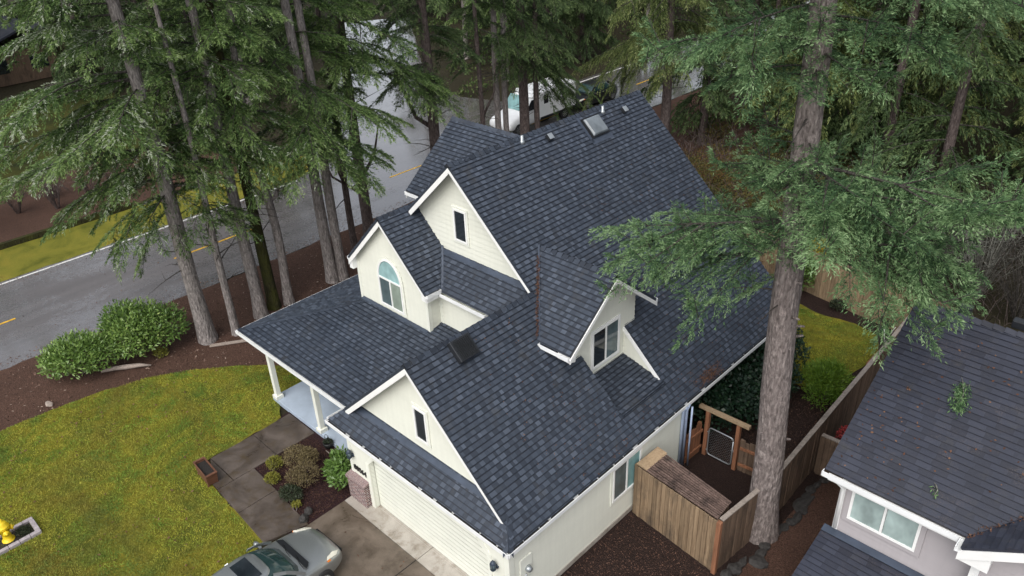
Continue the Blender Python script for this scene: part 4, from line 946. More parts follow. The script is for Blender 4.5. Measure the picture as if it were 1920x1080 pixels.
# undergrowth: brambles behind the house, low growth under the trees
rng = np.random.default_rng(5)
bl = []
for i in range(70):
    x = rng.uniform(-15, -1.5); y = rng.uniform(21.2, 34); bl.append((x, y, rng.uniform(.2, .7), rng.uniform(.8, 1.7), rng.uniform(.8, 1.7), rng.uniform(.6, 1.5)))
V, F, T = leaf_blob(bl, 60000, rng, .11, .055, .1, .45, (0, 1)); tag(np_mesh('brambles', V, F, T, 'leaf_bramble', None, 'stuff'), 'tangled red-brown bramble thicket between the house and the wood', 'brambles')
mb = MB()
for i in range(900):
    x = rng.uniform(-15, 5); y = rng.uniform(21, 33); a = rng.uniform(0, 6.28); L = rng.uniform(.8, 2.4); h = rng.uniform(.7, 2.0); p = Vector((x, y, 0)); d = Vector((math.cos(a), math.sin(a), 0))
    mb.tube([p, p+d*L*.3+Vector((0,0,h*.8)), p+d*L*.65+Vector((0,0,h)), p+d*L+Vector((0,0,h*.55))], [.014,.012,.009,.004], 4, cap=False)
mb.build('bramble_canes', 'bark_brown', kind='stuff'); tag(bpy.data.objects['bramble_canes'], 'bare arching bramble canes standing in the thicket behind the fence', 'canes')
bl = []
for i in range(260):
    for _ in range(50):
        x = rng.uniform(-75, 16); y = rng.uniform(20, 85)
        if (x < -33.5 and okL((x, y))) or (x > -18.5 and y > 30): break
    bl.append((x, y, .2, rng.uniform(.9, 2.2), rng.uniform(.9, 2.2), rng.uniform(.4, 1.3)))
V, F, T = leaf_blob(bl, 52000, rng, .26, .14, .2, .6, (0, 1)); tag(np_mesh('undergrowth', V, F, T, 'leaf_salal', None, 'stuff'), 'low evergreen undergrowth on the floor of the woods', 'undergrowth')

# bare shrubs
def bare_shrub(label, x, y, h, rad, n_, seed, m='bark_brown', group=None, name='bare_shrub', th=.016):
    rg = random.Random(seed); root = thing(name, label, 'shrub', (x, y, 0), group); mb = MB()
    for i in range(n_):
        a = rg.uniform(0, 6.28); r = rad*rg.uniform(.35, 1); hh = h*rg.uniform(.6, 1.05); d = Vector((math.cos(a), math.sin(a), 0)); p = Vector((x, y, 0))+d*.1
        pts = [p, p+d*r*.25+Vector((0,0,hh*.55)), p+d*r*.6+Vector((0,0,hh)), p+d*r+Vector((0,0,hh*rg.uniform(.6,1.0)))]
        mb.tube(pts, [th,th*.8,th*.5,th*.25], 4, cap=False)
        for j in range(6):
            q = pts[1+j % 2]+(pts[2+j % 2]-pts[1+j % 2])*rg.random(); mb.tube([q, q+Vector((rg.uniform(-.3,.3),rg.uniform(-.3,.3),rg.uniform(.0,.4)))*rad*.5, q+Vector((rg.uniform(-.6,.6),rg.uniform(-.6,.6),rg.uniform(-.1,.5)))*rad*.5], [th*.45,th*.3,th*.15], 3, cap=False)
    mb.build('stem', m, root); return root
for i, (x, y) in enumerate(((-37.2,2.1),(-38.3,.4),(-36.9,3.9),(-37.8,-1.6),(-39.0,2.6),(-38.0,5.6),(-36.2,-3.0))):
    bare_shrub('leafless dark shrub in the bed across the road', x, y, 1.5, 1.1, 34, 60+i, group='leafless shrubs across the road')
bare_shrub('pale arching leafless shrub behind the back fence, nearest the house roof ridge next door', 1.4, 24.6, 3.2, 2.4, 46, 71, 'bark_dead', th=.022)
for i, (x, y) in enumerate(((-.5,25.4),(2.4,25.8),(5.2,22.6),(.6,23.4))): bare_shrub('brown leafless shrub in the scrub beyond the roof next door', x, y, 3.0, 2.3, 44, 80+i, 'bark_limb', group='brown scrub at the wood edge', th=.02)
bare_shrub('tall pale leafless shrub arching under the dark conifers at the wood edge', 3.4, 23.6, 3.6, 2.6, 46, 72, 'bark_dead', th=.022)

# ------------------------------------------------------------------ planting
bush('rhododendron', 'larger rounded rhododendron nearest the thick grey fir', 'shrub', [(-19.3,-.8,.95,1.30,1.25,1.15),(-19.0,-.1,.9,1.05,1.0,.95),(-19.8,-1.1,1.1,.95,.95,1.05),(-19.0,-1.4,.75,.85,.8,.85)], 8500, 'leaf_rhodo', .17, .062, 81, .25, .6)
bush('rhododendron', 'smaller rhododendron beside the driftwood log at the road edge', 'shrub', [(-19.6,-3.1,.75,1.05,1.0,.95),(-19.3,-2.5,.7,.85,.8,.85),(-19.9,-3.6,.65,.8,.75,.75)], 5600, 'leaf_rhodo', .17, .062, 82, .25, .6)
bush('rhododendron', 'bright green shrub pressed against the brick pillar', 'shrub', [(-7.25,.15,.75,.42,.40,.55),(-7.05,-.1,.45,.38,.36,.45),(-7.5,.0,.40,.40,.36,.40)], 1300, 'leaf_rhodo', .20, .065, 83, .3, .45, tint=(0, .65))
bush('heather', 'bronze rounded shrub nearer the porch post', 'shrub', [(-9.05,-.40,.32,.46,.44,.36),(-8.8,-.15,.30,.35,.35,.32)], 2600, 'leaf_bronze', .055, .028, 84)
bush('heather', 'bronze rounded shrub in the middle of the wine-red bed', 'shrub', [(-8.15,-.65,.32,.46,.46,.36),(-8.3,-.9,.28,.36,.34,.32)], 2600, 'leaf_bronze', .055, .028, 85)
bush('heather', 'small green and orange tuft by the walk joint', 'shrub', [(-9.5,-.95,.16,.30,.28,.20)], 900, 'leaf_lime', .06, .022, 86, .8)
bush('heather', 'low lime tuft spreading over the walk edge', 'shrub', [(-9.0,-1.35,.12,.28,.24,.16)], 800, 'leaf_lime', .06, .022, 87, .8)
bush('heather', 'dark low shrub by the grey rocks', 'shrub', [(-7.95,-1.35,.18,.42,.32,.22)], 1500, 'leaf_dark', .06, .03, 88)
bush('heather', 'tiny yellow tuft beside the grey rock', 'shrub', [(-7.5,-1.45,.10,.16,.15,.12)], 400, 'leaf_lime', .06, .02, 89, .8)
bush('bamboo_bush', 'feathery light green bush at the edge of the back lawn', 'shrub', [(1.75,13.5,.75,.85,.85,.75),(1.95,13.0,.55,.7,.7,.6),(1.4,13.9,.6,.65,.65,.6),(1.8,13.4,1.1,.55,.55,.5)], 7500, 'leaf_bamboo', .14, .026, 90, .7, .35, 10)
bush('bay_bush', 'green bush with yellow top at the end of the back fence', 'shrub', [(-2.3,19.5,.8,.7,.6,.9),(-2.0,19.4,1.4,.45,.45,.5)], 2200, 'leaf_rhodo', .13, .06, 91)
bush('forsythia', 'yellow leaved shrub rising behind the back fence end', 'shrub', [(-2.1,20.5,1.5,.40,.35,.55),(-2.0,20.5,1.9,.32,.3,.32)], 900, 'leaf_yellow', .12, .07, 92)
bush('garden_plant', 'small dark plant in the soil in front of the back fence', 'plant', [(-.4,19.35,.18,.35,.3,.22)], 500, 'leaf_dark', .10, .05, 93)
bush('fern', 'small fern at the foot of the bed near the side street kerb', 'plant', [(-18.5,-.55,.10,.30,.26,.15)], 300, 'leaf_lime', .16, .03, 95, .6)
iv = thing('ivy', 'dark ivy smothering the fence beside the eaves and gate', 'ivy', (.0, 11, 0))
rng = np.random.default_rng(94)
bl = [(-.45+rng.uniform(-.2,.2), 9.3+i*.36, .95, .95+rng.uniform(-.15,.25), .6, 1.0+rng.uniform(-.1,.25)) for i in range(15)]+[(.55, 10.4+i*.5, .6, .55, .55, .75) for i in range(6)]
V, F, T = leaf_blob(bl, 15000, rng, .12, .10, -.3, .8, (0, 1)); np_mesh('leaves', V, F, T, 'leaf_ivy', iv, origin=(0, 11, 0))
mb = MB()
for i in range(16): mb.tube([(-.4,9.2+i*.34,0),(-.45,9.25+i*.34,1.0),(-.2,9.2+i*.34,1.7)], [.04,.03,.015], 5)
mb.build('stem', 'bark_moss', iv)

# ------------------------------------------------------------------ neighbouring house
nb = thing('house', 'grey sided house with dark leaf-strewn shingle roof across the plank fence', 'house', (8, 8, 0))
NS = .665; NX, NYE, NZE, NYR = 4.90, 5.28, 4.50, 9.20; NZR = NZE+NS*(NYR-NYE)
NT_ = (.28, .36); NE = .145
mb = MB(); nf1 = lambda x, y: NZE+NS*(y-NYE); nb1 = lambda x, y: NZR-NS*(y-NYR); gx = 7.86
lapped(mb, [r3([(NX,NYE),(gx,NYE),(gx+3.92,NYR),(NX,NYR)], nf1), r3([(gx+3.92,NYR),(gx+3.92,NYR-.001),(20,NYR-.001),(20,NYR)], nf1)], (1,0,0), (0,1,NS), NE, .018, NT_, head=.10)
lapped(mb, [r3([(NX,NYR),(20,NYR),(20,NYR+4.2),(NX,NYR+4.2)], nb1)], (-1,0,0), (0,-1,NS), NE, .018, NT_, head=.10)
caps(mb, (NX,NYR,NZR), (20,NYR,NZR), (0,-1,-NS), (0,1,-NS), .13, .24)
mb.build('main_roof', 'shingle_nb', nb)
mb = MB(); ng1 = lambda x, y: NZE-.02+NS*(x-gx)
GYF = 4.93
lapped(mb, [r3([(gx,GYF),(gx,NYE+.02),(gx+3.6,NYR-.3),(gx+3.6,GYF)], ng1)], (0,-1,0), (1,0,NS), NE, .018, NT_, head=.10)
ng2 = lambda x, y: NZE-.02+NS*(gx+7.2-x)
lapped(mb, [r3([(gx+3.6,GYF),(gx+3.6,NYR-.3),(gx+7.2,NYE),(gx+7.2,GYF)], ng2)], (0,1,0), (-1,0,NS), NE, .018, NT_, head=.10)
mb.build('gable_roof', 'shingle_nb', nb)
mb = MB(); nlow = lambda x, y: 2.60+.30*(y-5.62)
lapped(mb, [r3([(5.05,-3),(12,-3),(12,5.62),(5.05,5.62)], nlow)], (1,0,0), (0,1,.3), NE, .018, NT_, head=.10)
mb.build('lower_roof', 'shingle_nb', nb)
mb = MB()
lapped(mb, [[(5.25,5.63,2.3),(9,5.63,2.3),(9,5.63,4.5),(5.25,5.63,4.5)]], (1,0,0), (0,0,1), .18, .013, None, back=.04)
lapped(mb, [[(5.25,13.0,0),(5.25,5.63,0),(5.25,5.63,4.6),(5.25,NYR,NZR-.1),(5.25,13.0,4.6)]], (0,-1,0), (0,0,1), .18, .013, None, back=.04)
lapped(mb, [[(8.15,5.28,2.3),(14.8,5.28,2.3),(14.8,5.28,4.5),(gx+3.6,5.28,6.75),(8.15,5.28,4.55)]], (1,0,0), (0,0,1), .18, .013, None, back=.04)
mb.box(5.3,19.5,5.7,12.9,0,4.45); mb.box(5.3,11.8,-2.7,5.55,0,1.0); mb.box(8.2,14.6,5.33,6,0,4.4)
mb.build('wall', 'siding_nb', nb)
def part_box(nm, m, *b):
    mb = MB(); mb.box(*b); return mb.build(nm, m, nb)
part_box('corner_board', 'white_trim', 5.225,5.34,5.595,5.626,2.62,4.4); part_box('corner_board', 'white_trim', 8.10,8.26,5.24,5.276,2.5,4.45)
part_box('fascia', 'white_trim', NX+.1,gx,NYE+.0,NYE+.03,4.24,4.42)
mb = MB(); mb.prism([(gx-.02,GYF-.02,ng1(gx,0)-.08),(gx+3.6,GYF-.02,ng1(gx+3.6,0)-.08),(gx+3.6,GYF-.02,ng1(gx+3.6,0)-.32),(gx-.02,GYF-.02,ng1(gx,0)-.32)], (0,.04,0)); mb.build('rake_board', 'white_trim', nb)
mb = MB(); mb.prism([(gx+.0,GYF+.02,ng1(gx,0)-.14),(gx+.0,GYF+.02,ng1(gx,0)-.34),(gx+.55,GYF+.02,ng1(gx,0)-.34),(gx+.55,GYF+.02,ng1(gx+.55,0)-.1)], (0,.33,0)); mb.build('soffit', 'white_trim', nb)
def ngut(a, b, nrm):
    mb = MB(); a = Vector(a); b = Vector(b); nrm = Vector(nrm)
    mb.beam(a+nrm*.11, b+nrm*.11, .02, .13); mb.beam(a+nrm*.05-Vector((0,0,.055)), b+nrm*.05-Vector((0,0,.055)), .10, .012); mb.beam(a, a+nrm*.12, .015, .12); mb.build('gutter', 'gutter_white', nb)
ngut((NX-.02,NYE+.02,NZE-.08),(gx-.12,NYE+.02,NZE-.08),(0,-1,0)); ngut((gx+.02,NYE-.08,NZE-.10),(gx+.02,GYF,NZE-.10),(-1,0,0))
mb = MB(); mb.tube([(NX+.18,NYE-.08,NZE-.12),(NX+.26,5.45,NZE-.35),(5.29,5.56,NZE-.55),(5.29,5.56,2.72)], .045, 8); mb.tube([(gx+.05,GYF+.05,NZE-.12),(gx+.05,GYF+.1,NZE-.32)], .05, 8); mb.build('downspout', 'white_trim', nb)
window((5.50,5.612,3.16), X, Z, 1.50, 1.02, ['glass_blind','glass_blind'], nb, .11, 'siding_nb', .06)
mb = MB(); mb.prism([(5.05,5.60,2.64),(9,5.60,2.64),(9,5.42,2.585),(5.05,5.42,2.585)], (0,0,.008)); mb.build('flashing', 'flashing', nb)
for x, y in ((5.9,9.4),(7.0,9.5)): 
    mb = MB(); mb.box(x-.14,x+.14,y-.08,y+.14,NZR-.05,NZR+.14); mb.build('box_vent', 'vent_black', nb, bevel=.02)

# ------------------------------------------------------------------ fences, gate, storage box
def plank_fence(name, label, a, b, h, m, rail_m='rail_grey', face=1, wd=.14, rail='cap', seed=1, posts=2.4, hvar=.02, group=None, base=-.02, rails_face=0):
    rg = random.Random(seed); a = Vector((*a, 0)); b = Vector((*b, 0)); d = (b-a).normalized(); nn = Vector((-d.y, d.x, 0))*face; L = (b-a).length
    root = thing(name, label, 'fence', a, group); mb = MB(); s = 0
    while s < L-.01:
        e = min(L, s+wd*rg.uniform(.9, 1.1)); hh = h+rg.uniform(-hvar, hvar); o = nn*rg.choice((.010,.016,.024))
        p, q = a+d*s, a+d*(e-.012); t = rg.choice((.0,.2,.45,.6,.8,1))
        mb.hexa([p-nn*.01+Vector((0,0,base)), q-nn*.01+Vector((0,0,base)), q+o+Vector((0,0,base)), p+o+Vector((0,0,base))], [p-nn*.01+Vector((0,0,hh)), q-nn*.01+Vector((0,0,hh)), q+o+Vector((0,0,hh)), p+o+Vector((0,0,hh))], t); s = e
    mb.build('planks', m, root)
    for z in ((.3, h-.35) if not rails_face else (.25, h-.28)):
        mb = MB(); off = nn*(.045 if rails_face else -.03); mb.beam(a+off+Vector((0,0,z)), b+off+Vector((0,0,z)), .04, .09); mb.build('rail', 'orange_wood' if rails_face else m, root)
    if rail == 'cap':
        mb = MB(); mb.beam(a-nn*.01+Vector((0,0,h+.035)), b-nn*.01+Vector((0,0,h+.035)), .13, .035, t=.8); mb.build('cap_rail', rail_m, root)
    k = max(1, round(L/posts))
    for i in range(k+1):
        p = a+d*(L*i/k); off = nn*(-.085); mb = MB(); mb.box(p.x+off.x-.045,p.x+off.x+.045,p.y+off.y-.045,p.y+off.y+.045,-.05,h-.04); mb.build('post', m, root)
    return root
plank_fence('plank_fence', 'tan upright plank fence in front of the storage box, butting the house wall', (.0,5.02), (2.80,4.72), 1.80, 'fence_wood', face=-1, rail=None, seed=2, hvar=.006)
plank_fence('plank_fence', 'short dark plank fence run ending against the huge fir trunk', (2.86,4.80), (3.02,6.35), 1.80, 'fence_dark', face=-1, seed=3)
plank_fence('plank_fence', 'long dark plank fence with grey cap rail beside the back lawn', (3.10,7.25), (2.72,19.0), 1.80, 'fence_dark', face=-1, seed=4)
plank_fence('plank_fence', 'tan plank fence closing the far end of the back garden', (-6.6,20.6), (3.7,18.95), 1.80, 'fence_tan', face=-1, seed=5, hvar=.012, rail_m='fence_dark')
plank_fence('plank_fence', 'low plank fence with two reddish rails from the gate to the long fence', (1.34,8.55), (3.02,8.75), 1.15, 'fence_dark', face=-1, rail=None, seed=6, rails_face=1, hvar=.05)
plank_fence('plank_fence', 'low reddish plank fence turning from the house corner towards the gate', (-.02,7.72), (.02,8.50), 1.15, 'orange_wood', face=-1, rail=None, seed=7, rails_face=1, hvar=.05, wd=.13)
plank_fence('plank_fence', 'short plank fence spur between the long fence and the house next door', (3.14,9.95), (5.2,10.0), 1.45, 'fence_dark', face=-1, seed=8)
t = thing('fence_post', 'new orange-brown corner post at the meeting of two fence runs', 'post', (2.86,4.70,0)); mb = MB(); mb.box(2.80,2.92,4.64,4.76,-.05,1.84); mb.build('post', 'orange_wood', t, bevel=.006)
t = thing('storage_box', 'long storage box with weathered slatted lid beside the house wall', 'storage box', (1.5,5.4,0))
mb = MB(); A0, B0, A1, B1 = Vector((.12,5.06,1.80)), Vector((2.74,4.80,1.80)), Vector((.22,5.92,1.90)), Vector((2.72,5.52,1.86))
rg = random.Random(9)
for i in range(11):
    f0, f1 = i/11, (i+.60)/11; q = [A0.lerp(A1, f0), B0.lerp(B1, f0), B0.lerp(B1, f1), A0.lerp(A1, f1)]; z = Vector((0,0,rg.uniform(.0,.012)))
    mb.hexa([p-Vector((0,0,.03))+z for p in q], [p+z for p in q], rg.choice((.1,.4,.7,1)))
mb.build('lid', 'lid_wood', t)
mb = MB(); mb.hexa([A0.lerp(B0,0)+Vector((-.1,0,-.005)), A0.lerp(B0,.10)+Vector((0,0,-.005)), A1.lerp(B1,.10)+Vector((0,0,-.005)), A1+Vector((-.1,0,-.005))], [A0+Vector((-.1,0,.03)), A0.lerp(B0,.09)+Vector((0,0,.03)), A1.lerp(B1,.09)+Vector((0,0,.03)), A1+Vector((-.1,0,.03))], .8); mb.build('lid_edge_board', 'fence_tan', t)
mb = MB(); mb.box(.1,.14,5.1,5.85,0,1.75); mb.hexa([(.16,5.82,0),(2.68,5.44,0),(2.68,5.48,0),(.16,5.86,0)],[(.16,5.82,1.82),(2.68,5.44,1.80),(2.68,5.48,1.80),(.16,5.86,1.82)]); mb.build('body', 'fence_dark', t)
t = thing('garden_gate', 'metal framed chain-link gate hung in a timber gateway by the ivy', 'gate', (.7,8.5,0))
for x in (.20, 1.24):
    mb = MB(); mb.box(x-.06,x+.06,8.44,8.56,-.05,1.70); mb.build('post', 'orange_wood', t, bevel=.006)
mb = MB(); mb.beam((-.10,8.48,1.76),(1.58,8.50,1.78),.14,.10); mb.build('lintel', 'fence_tan', t, bevel=.006)
mb = MB(); x0_, x1_, z0_, z1_, y_ = .30, 1.13, .08, 1.12, 8.47; r_ = .10
fr = []
for cx_, cz_, a0 in ((x1_-r_,z1_-r_,0),(x0_+r_,z1_-r_,90),(x0_+r_,z0_+r_,180),(x1_-r_,z0_+r_,270)):
    for k in range(5): fr.append((cx_+r_*math.cos(R(a0+k*22.5)), y_, cz_+r_*math.sin(R(a0+k*22.5))))
mb.tube(fr+[fr[0]], .02, 8); gf = mb.build('gate_frame', 'galvanised', t)
mb = MB(); k = 0
s = -1.1
while s < 1.0:
    for sg in (1, -1):
        pts = []
        for xx in (x0_, x1_):
            zz = z0_+s+(xx-x0_) if sg > 0 else z1_-s-(xx-x0_); pts.append((xx, zz))
        (xa, za), (xb, zb) = pts; dz = (zb-za)/(xb-xa)
        ta, tb = xa, xb
        for lim in (z0_+.02, z1_-.02):
            xc = xa+(lim-za)/dz
            if (za < lim) != (zb < lim):
                if (za-lim)*(1 if lim < .5 else -1) < 0: ta = max(ta, xc)
                else: tb = min(tb, xc)
        za2, zb2 = za+dz*(ta-xa), za+dz*(tb-xa)
        if tb > ta+.02 and z0_ < (za2+zb2)/2 < z1_: mb.tube([(ta,y_,za2),(tb,y_,zb2)], .0022, 3, cap=False)
    s += .10
mb.build('chain_link', 'galvanised', t)
mb = MB(); mb.tube([(.26,8.44,.25),(.31,8.44,.25)], .015, 5); mb.tube([(.26,8.44,.95),(.31,8.44,.95)], .015, 5); mb.box(1.12,1.19,8.42,8.46,.66,.72); mb.build('hinge', 'galvanised', t)
# rough stones edging the soil beside the fence
rg = random.Random(10); proto = None
def stone(name, label, cat, loc, sx, sy, sz, seed, m='stone_grey', group=None):
    rg = random.Random(seed); bm = bmesh.new(); bmesh.ops.create_icosphere(bm, subdivisions=2, radius=1)
    for v in bm.verts:
        k = 1+.22*math.sin(v.co.x*3+seed)+.15*rg.uniform(-1, 1); v.co = Vector((v.co.x*sx*k, v.co.y*sy*k, max(-.3, v.co.z)*sz*k))
    me = bpy.data.meshes.new(name); bm.to_mesh(me); bm.free(); me.materials.append(M[m]); o = bpy.data.objects.new(name, me); col.objects.link(o); o.location = loc; return tag(o, label, cat, group)
for i in range(24):
    y = 4.9+i*.31; x = 3.42+.10*math.sin(i*.8)+(-.25 if y < 5.6 else .08)
    loc = (x, y, .02); rot = R(90)+rg.uniform(-.4, .4)
    if i == 0: proto = o = stone('edging_stone', 'rough dark stone edging the soil along the plank fence', 'stone', loc, .22, .14, .10, 3, group='stones edging the fence bed')
    else: o = proto.copy(); col.objects.link(o); o.location = loc; k = rg.uniform(.6, 1.25); o.scale = (k*rg.uniform(.9, 1.7), k*rg.uniform(.7, 1.5), k*rg.uniform(.5, 1.1))
    o.rotation_euler = (0, 0, rot)
for i, (x, y, sz) in enumerate(((-7.05,-1.35,.15),(-6.85,-1.62,.16),(-9.72,-.95,.10))):
    stone('rock', ('grey rock at the back of the pair by the walk corner', 'dark rock at the walk corner nearest the car', 'small blue-grey rock by the orange tuft')[i], 'rock', (x, y, .04), sz*1.1, sz*.8, sz, 20+i)
stone('rock', 'flat pale pinkish stone lying on the lawn edge', 'rock', (-18.6,-4.7,.02), .2, .12, .05, 31, 'driftwood')

# ------------------------------------------------------------------ small things in the garden
t = thing('fire_hydrant', 'yellow fire hydrant in a block-edged bed on the lawn', 'hydrant', (-12.66,-7.80,0))
c = (-12.66,-7.80,0)
mb = MB(); mb.lathe([(.17,0),(.17,.05),(.12,.06),(.115,.30),(.125,.31),(.125,.48),(.17,.485),(.17,.53)], c, 24); mb.build('barrel', 'hydrant_yellow', t)
mb = MB(); mb.lathe([(.175,.53),(.175,.565),(.15,.58),(.135,.66),(.10,.72),(.06,.74),(.055,.79),(.035,.80),(.0,.80)], c, 24); mb.build('bonnet', 'hydrant_yellow', t)
for d in ((0,-1),(0,1),(1,0)):
    mb = MB(); ax = 'x' if d[0] else 'y'; sg = d[0]+d[1]
    mb.lathe([(.065,.10*sg),(.065,.17*sg),(.085,.175*sg),(.085,.22*sg),(.03,.225*sg),(.03,.26*sg),(.0,.26*sg)], (c[0],c[1],.40), 14, axis=ax); mb.build('outlet', 'hydrant_yellow', t)
t = thing('paver_border', 'rectangle of pinkish concrete blocks around the hydrant', 'edging', (-12.62,-7.9,0))
def paver(x, y, rot):
    mb = MB(); L = .28; cs, sn = math.cos(rot), math.sin(rot)
    q = [(x+cs*a-sn*b, y+sn*a+cs*b) for a, b in ((-L/2,-.065),(L/2,-.065),(L/2,.065),(-L/2,.065))]
    quad_slab(mb, q, -.02, .11); mb.build('paver', 'block_pink', t, bevel=.012)
for i in range(6): paver(-12.97, -8.62+i*.288, R(90)); paver(-12.27, -8.62+i*.288, R(90))
for x in (-12.76,-12.48): paver(x, -7.10, 0); paver(x, -8.70, 0)
mb = MB(); mb.box(-12.9,-12.34,-8.62,-7.18,-.02,.035); mb.build('soil', 'soil_dark', t)
bush('heather', 'grey dried tuft in the block-edged bed beside the hydrant', 'shrub', [(-12.6,-7.42,.08,.2,.18,.14)], 500, 'leaf_dark', .08, .02, 97, .6)
t = thing('planter_box', 'empty reddish wooden planter box where the walk turns', 'planter', (-10.67,-2.62,0))
mb = MB(); q0 = [(-11.14,-2.80),(-10.20,-2.86),(-10.18,-2.50),(-11.12,-2.44)]; cxx, cyy = -10.66, -2.65
def ringbox(mb, q, sc0, sc1, z0, z1, th, sides):
    for i in range(4):
        a, b = q[i], q[(i+1) % 4]; f = lambda p, s: (cxx+(p[0]-cxx)*s, cyy+(p[1]-cyy)*s)
        ai, bi = f(a, 1-th), f(b, 1-th); a0, b0, a1, b1 = f(a, sc0), f(b, sc0), f(a, sc1), f(b, sc1); i0, j0 = f(ai, sc0), f(bi, sc0); i1, j1 = f(ai, sc1), f(bi, sc1)
        mb.hexa([(*a0,z0),(*b0,z0),(*j0,z0),(*i0,z0)],[(*a1,z1),(*b1,z1),(*j1,z1),(*i1,z1)], .5+.1*i)
ringbox(mb, q0, .86, .98, .05, .44, .10, 4); mb.build('body', 'terracotta_wood', t)
mb = MB(); ringbox(mb, q0, 1.04, 1.04, .44, .48, .17, 4); mb.build('rim', 'terracotta_wood', t, bevel=.006)
mb = MB(); mb.prism([(cxx+(x-cxx)*.86, cyy+(y-cyy)*.86, .37) for x, y in q0], (0,0,.02)); mb.build('soil', 'soil_dark', t)
for p in q0:
    mb = MB(); x, y = cxx+(p[0]-cxx)*.8, cyy+(p[1]-cyy)*.8; mb.box(x-.03,x+.03,y-.03,y+.03,0,.06); mb.build('foot', 'terracotta_wood', t)
def log(name, label, cat, pts, rad, m, seg=9):
    o = MB(); rg = random.Random(len(label)); P = [Vector(p) for p in pts]; o.tube(P, rad, seg); ob = o.build(name, m); ob.location = (0,0,0); return tag(ob, label, cat)
log('driftwood_log', 'bleached driftwood log lying in the mulch before the rhododendrons', 'log', [(-19.1,-2.62,.06),(-18.85,-2.2,.10),(-18.6,-1.85,.09),(-18.3,-1.5,.12),(-18.05,-1.15,.05)], [.05,.09,.10,.08,.03], 'driftwood')
t = MB(); t.beam((-17.55,1.0,.05),(-16.65,2.35,.06),.15,.06); tag(t.build('plank', 'driftwood', bevel=.008), 'weathered grey plank lying in the mulch by the porch corner', 'plank')
log('stick', 'curved pale stick lying in the wine-red flower bed', 'stick', [(-8.9,.55,.04),(-8.45,.5,.10),(-8.05,.2,.08),(-7.9,.0,.03)], [.02,.022,.018,.01], 'driftwood', 6)
t = thing('hanging_pot', 'dark pot with a tall wire handle at the porch edge', 'pot', (-9.0,.72,0))
mb = MB(); mb.lathe([(.10,.0),(.15,.10),(.17,.24),(.15,.24),(.13,.18),(.0,.17)], (-9.0,.72,0), 16); mb.build('pot', 'pot_black', t)
mb = MB(); mb.tube([(-9.0+.16*math.cos(a), .72, .24+.30*math.sin(a)) for a in [math.pi*k/12 for k in range(13)]], .008, 5); mb.build('handle', 'black_metal', t)
rngp = np.random.default_rng(3); V, F, T = leaf_blob([(-9.0,.72,.26,.14,.14,.08)], 120, rngp, .1, .03, .5); np_mesh('leaves', V, F, T, 'leaf_dark', t, origin=(-9.0,.72,0))
t = thing('raised_bed', 'narrow orange-edged timber raised bed against the long fence', 'raised bed', (2.3,17.0,0))
mb = MB(); mb.box(2.10,2.15,16.0,18.0,0,.30); mb.box(2.50,2.55,16.0,18.0,0,.30); mb.box(2.15,2.50,16.0,16.05,0,.30); mb.box(2.15,2.50,17.95,18.0,0,.30); mb.build('frame', 'orange_wood', t)
mb = MB(); mb.box(2.15,2.5,16.05,17.95,0,.22); mb.build('soil', 'soil_dark', t)
t = thing('plant_pot', 'black plant pot with a small plant at the end of the back lawn', 'pot', (1.55,18.9,0))
mb = MB(); mb.lathe([(.14,0),(.19,.30),(.17,.30),(.15,.24),(0,.24)], (1.55,18.9,0), 16); mb.build('pot', 'pot_black', t)
V, F, T = leaf_blob([(1.55,18.9,.40,.24,.24,.18)], 260, rngp, .12, .05, .5); np_mesh('leaves', V, F, T, 'leaf_bronze', t, origin=(1.55,18.9,0))
log('hose_hoop', 'thin white pipe bent in a vee by the black plant pot', 'pipe', [(1.75,18.4,.55),(1.95,18.1,.06),(2.0,18.9,.35)], [.02,.02,.02], 'white_trim', 6)
bush('flowering_shrub', 'red flowered pot plant squeezed between the long fence and the house next door', 'shrub', [(3.55,10.75,1.2,.25,.35,.25)], 500, 'rust_red', .07, .05, 98)
t = MB(); 
for i in range(14): y0_ = -30+i*2.5; t.beam((-34.08+.05*math.sin(i),y0_,.10),(-34.08+.05*math.sin(i+1),y0_+2.49,.10),.24,.30,t=.3+.3*(i % 2))
tag(t.build('timber_edging', 'bark_moss'), 'dark mossy timber wall holding the bed across the road', 'edging')

# ------------------------------------------------------------------ vehicles
def loft(mb, rings, t=.5, close=True):
    k = len(rings[0]); vs = [p for r in rings for p in r]; fs = [(i*k+j, i*k+(j+1) % k, (i+1)*k+(j+1) % k, (i+1)*k+j) for i in range(len(rings)-1) for j in range(k)]
    fs += [tuple(range(k-1, -1, -1)), tuple(range((len(rings)-1)*k, len(rings)*k))]; mb.mesh(vs, fs, t, True)
def wheel(parent, x, y, r, w, sgn):
    mb = MB(); c = (x, y, r); mb.lathe([(r*.62,-w/2),(r*.95,-w/2),(r,-w/2+.03),(r,w/2-.03),(r*.95,w/2),(r*.62,w/2)], c, 28, axis='x'); W_ = mb.build('wheel', 'rubber', parent)
    mb = MB(); mb.lathe([(r*.64,w/2*.86*sgn),(r*.60,w/2*1.02*sgn),(r*.16,w/2*.8*sgn),(.0,w/2*.85*sgn)], c, 28, axis='x')
    for k in range(8):
        a = k*math.pi/4; mb.beam((x+sgn*w*.50,y+.1*r*math.cos(a),r+.1*r*math.sin(a)),(x+sgn*w*.53,y+.58*r*math.cos(a),r+.58*r*math.sin(a)),.05,.02,(1,0,0))
    mb.build('rim', 'rim', W_)
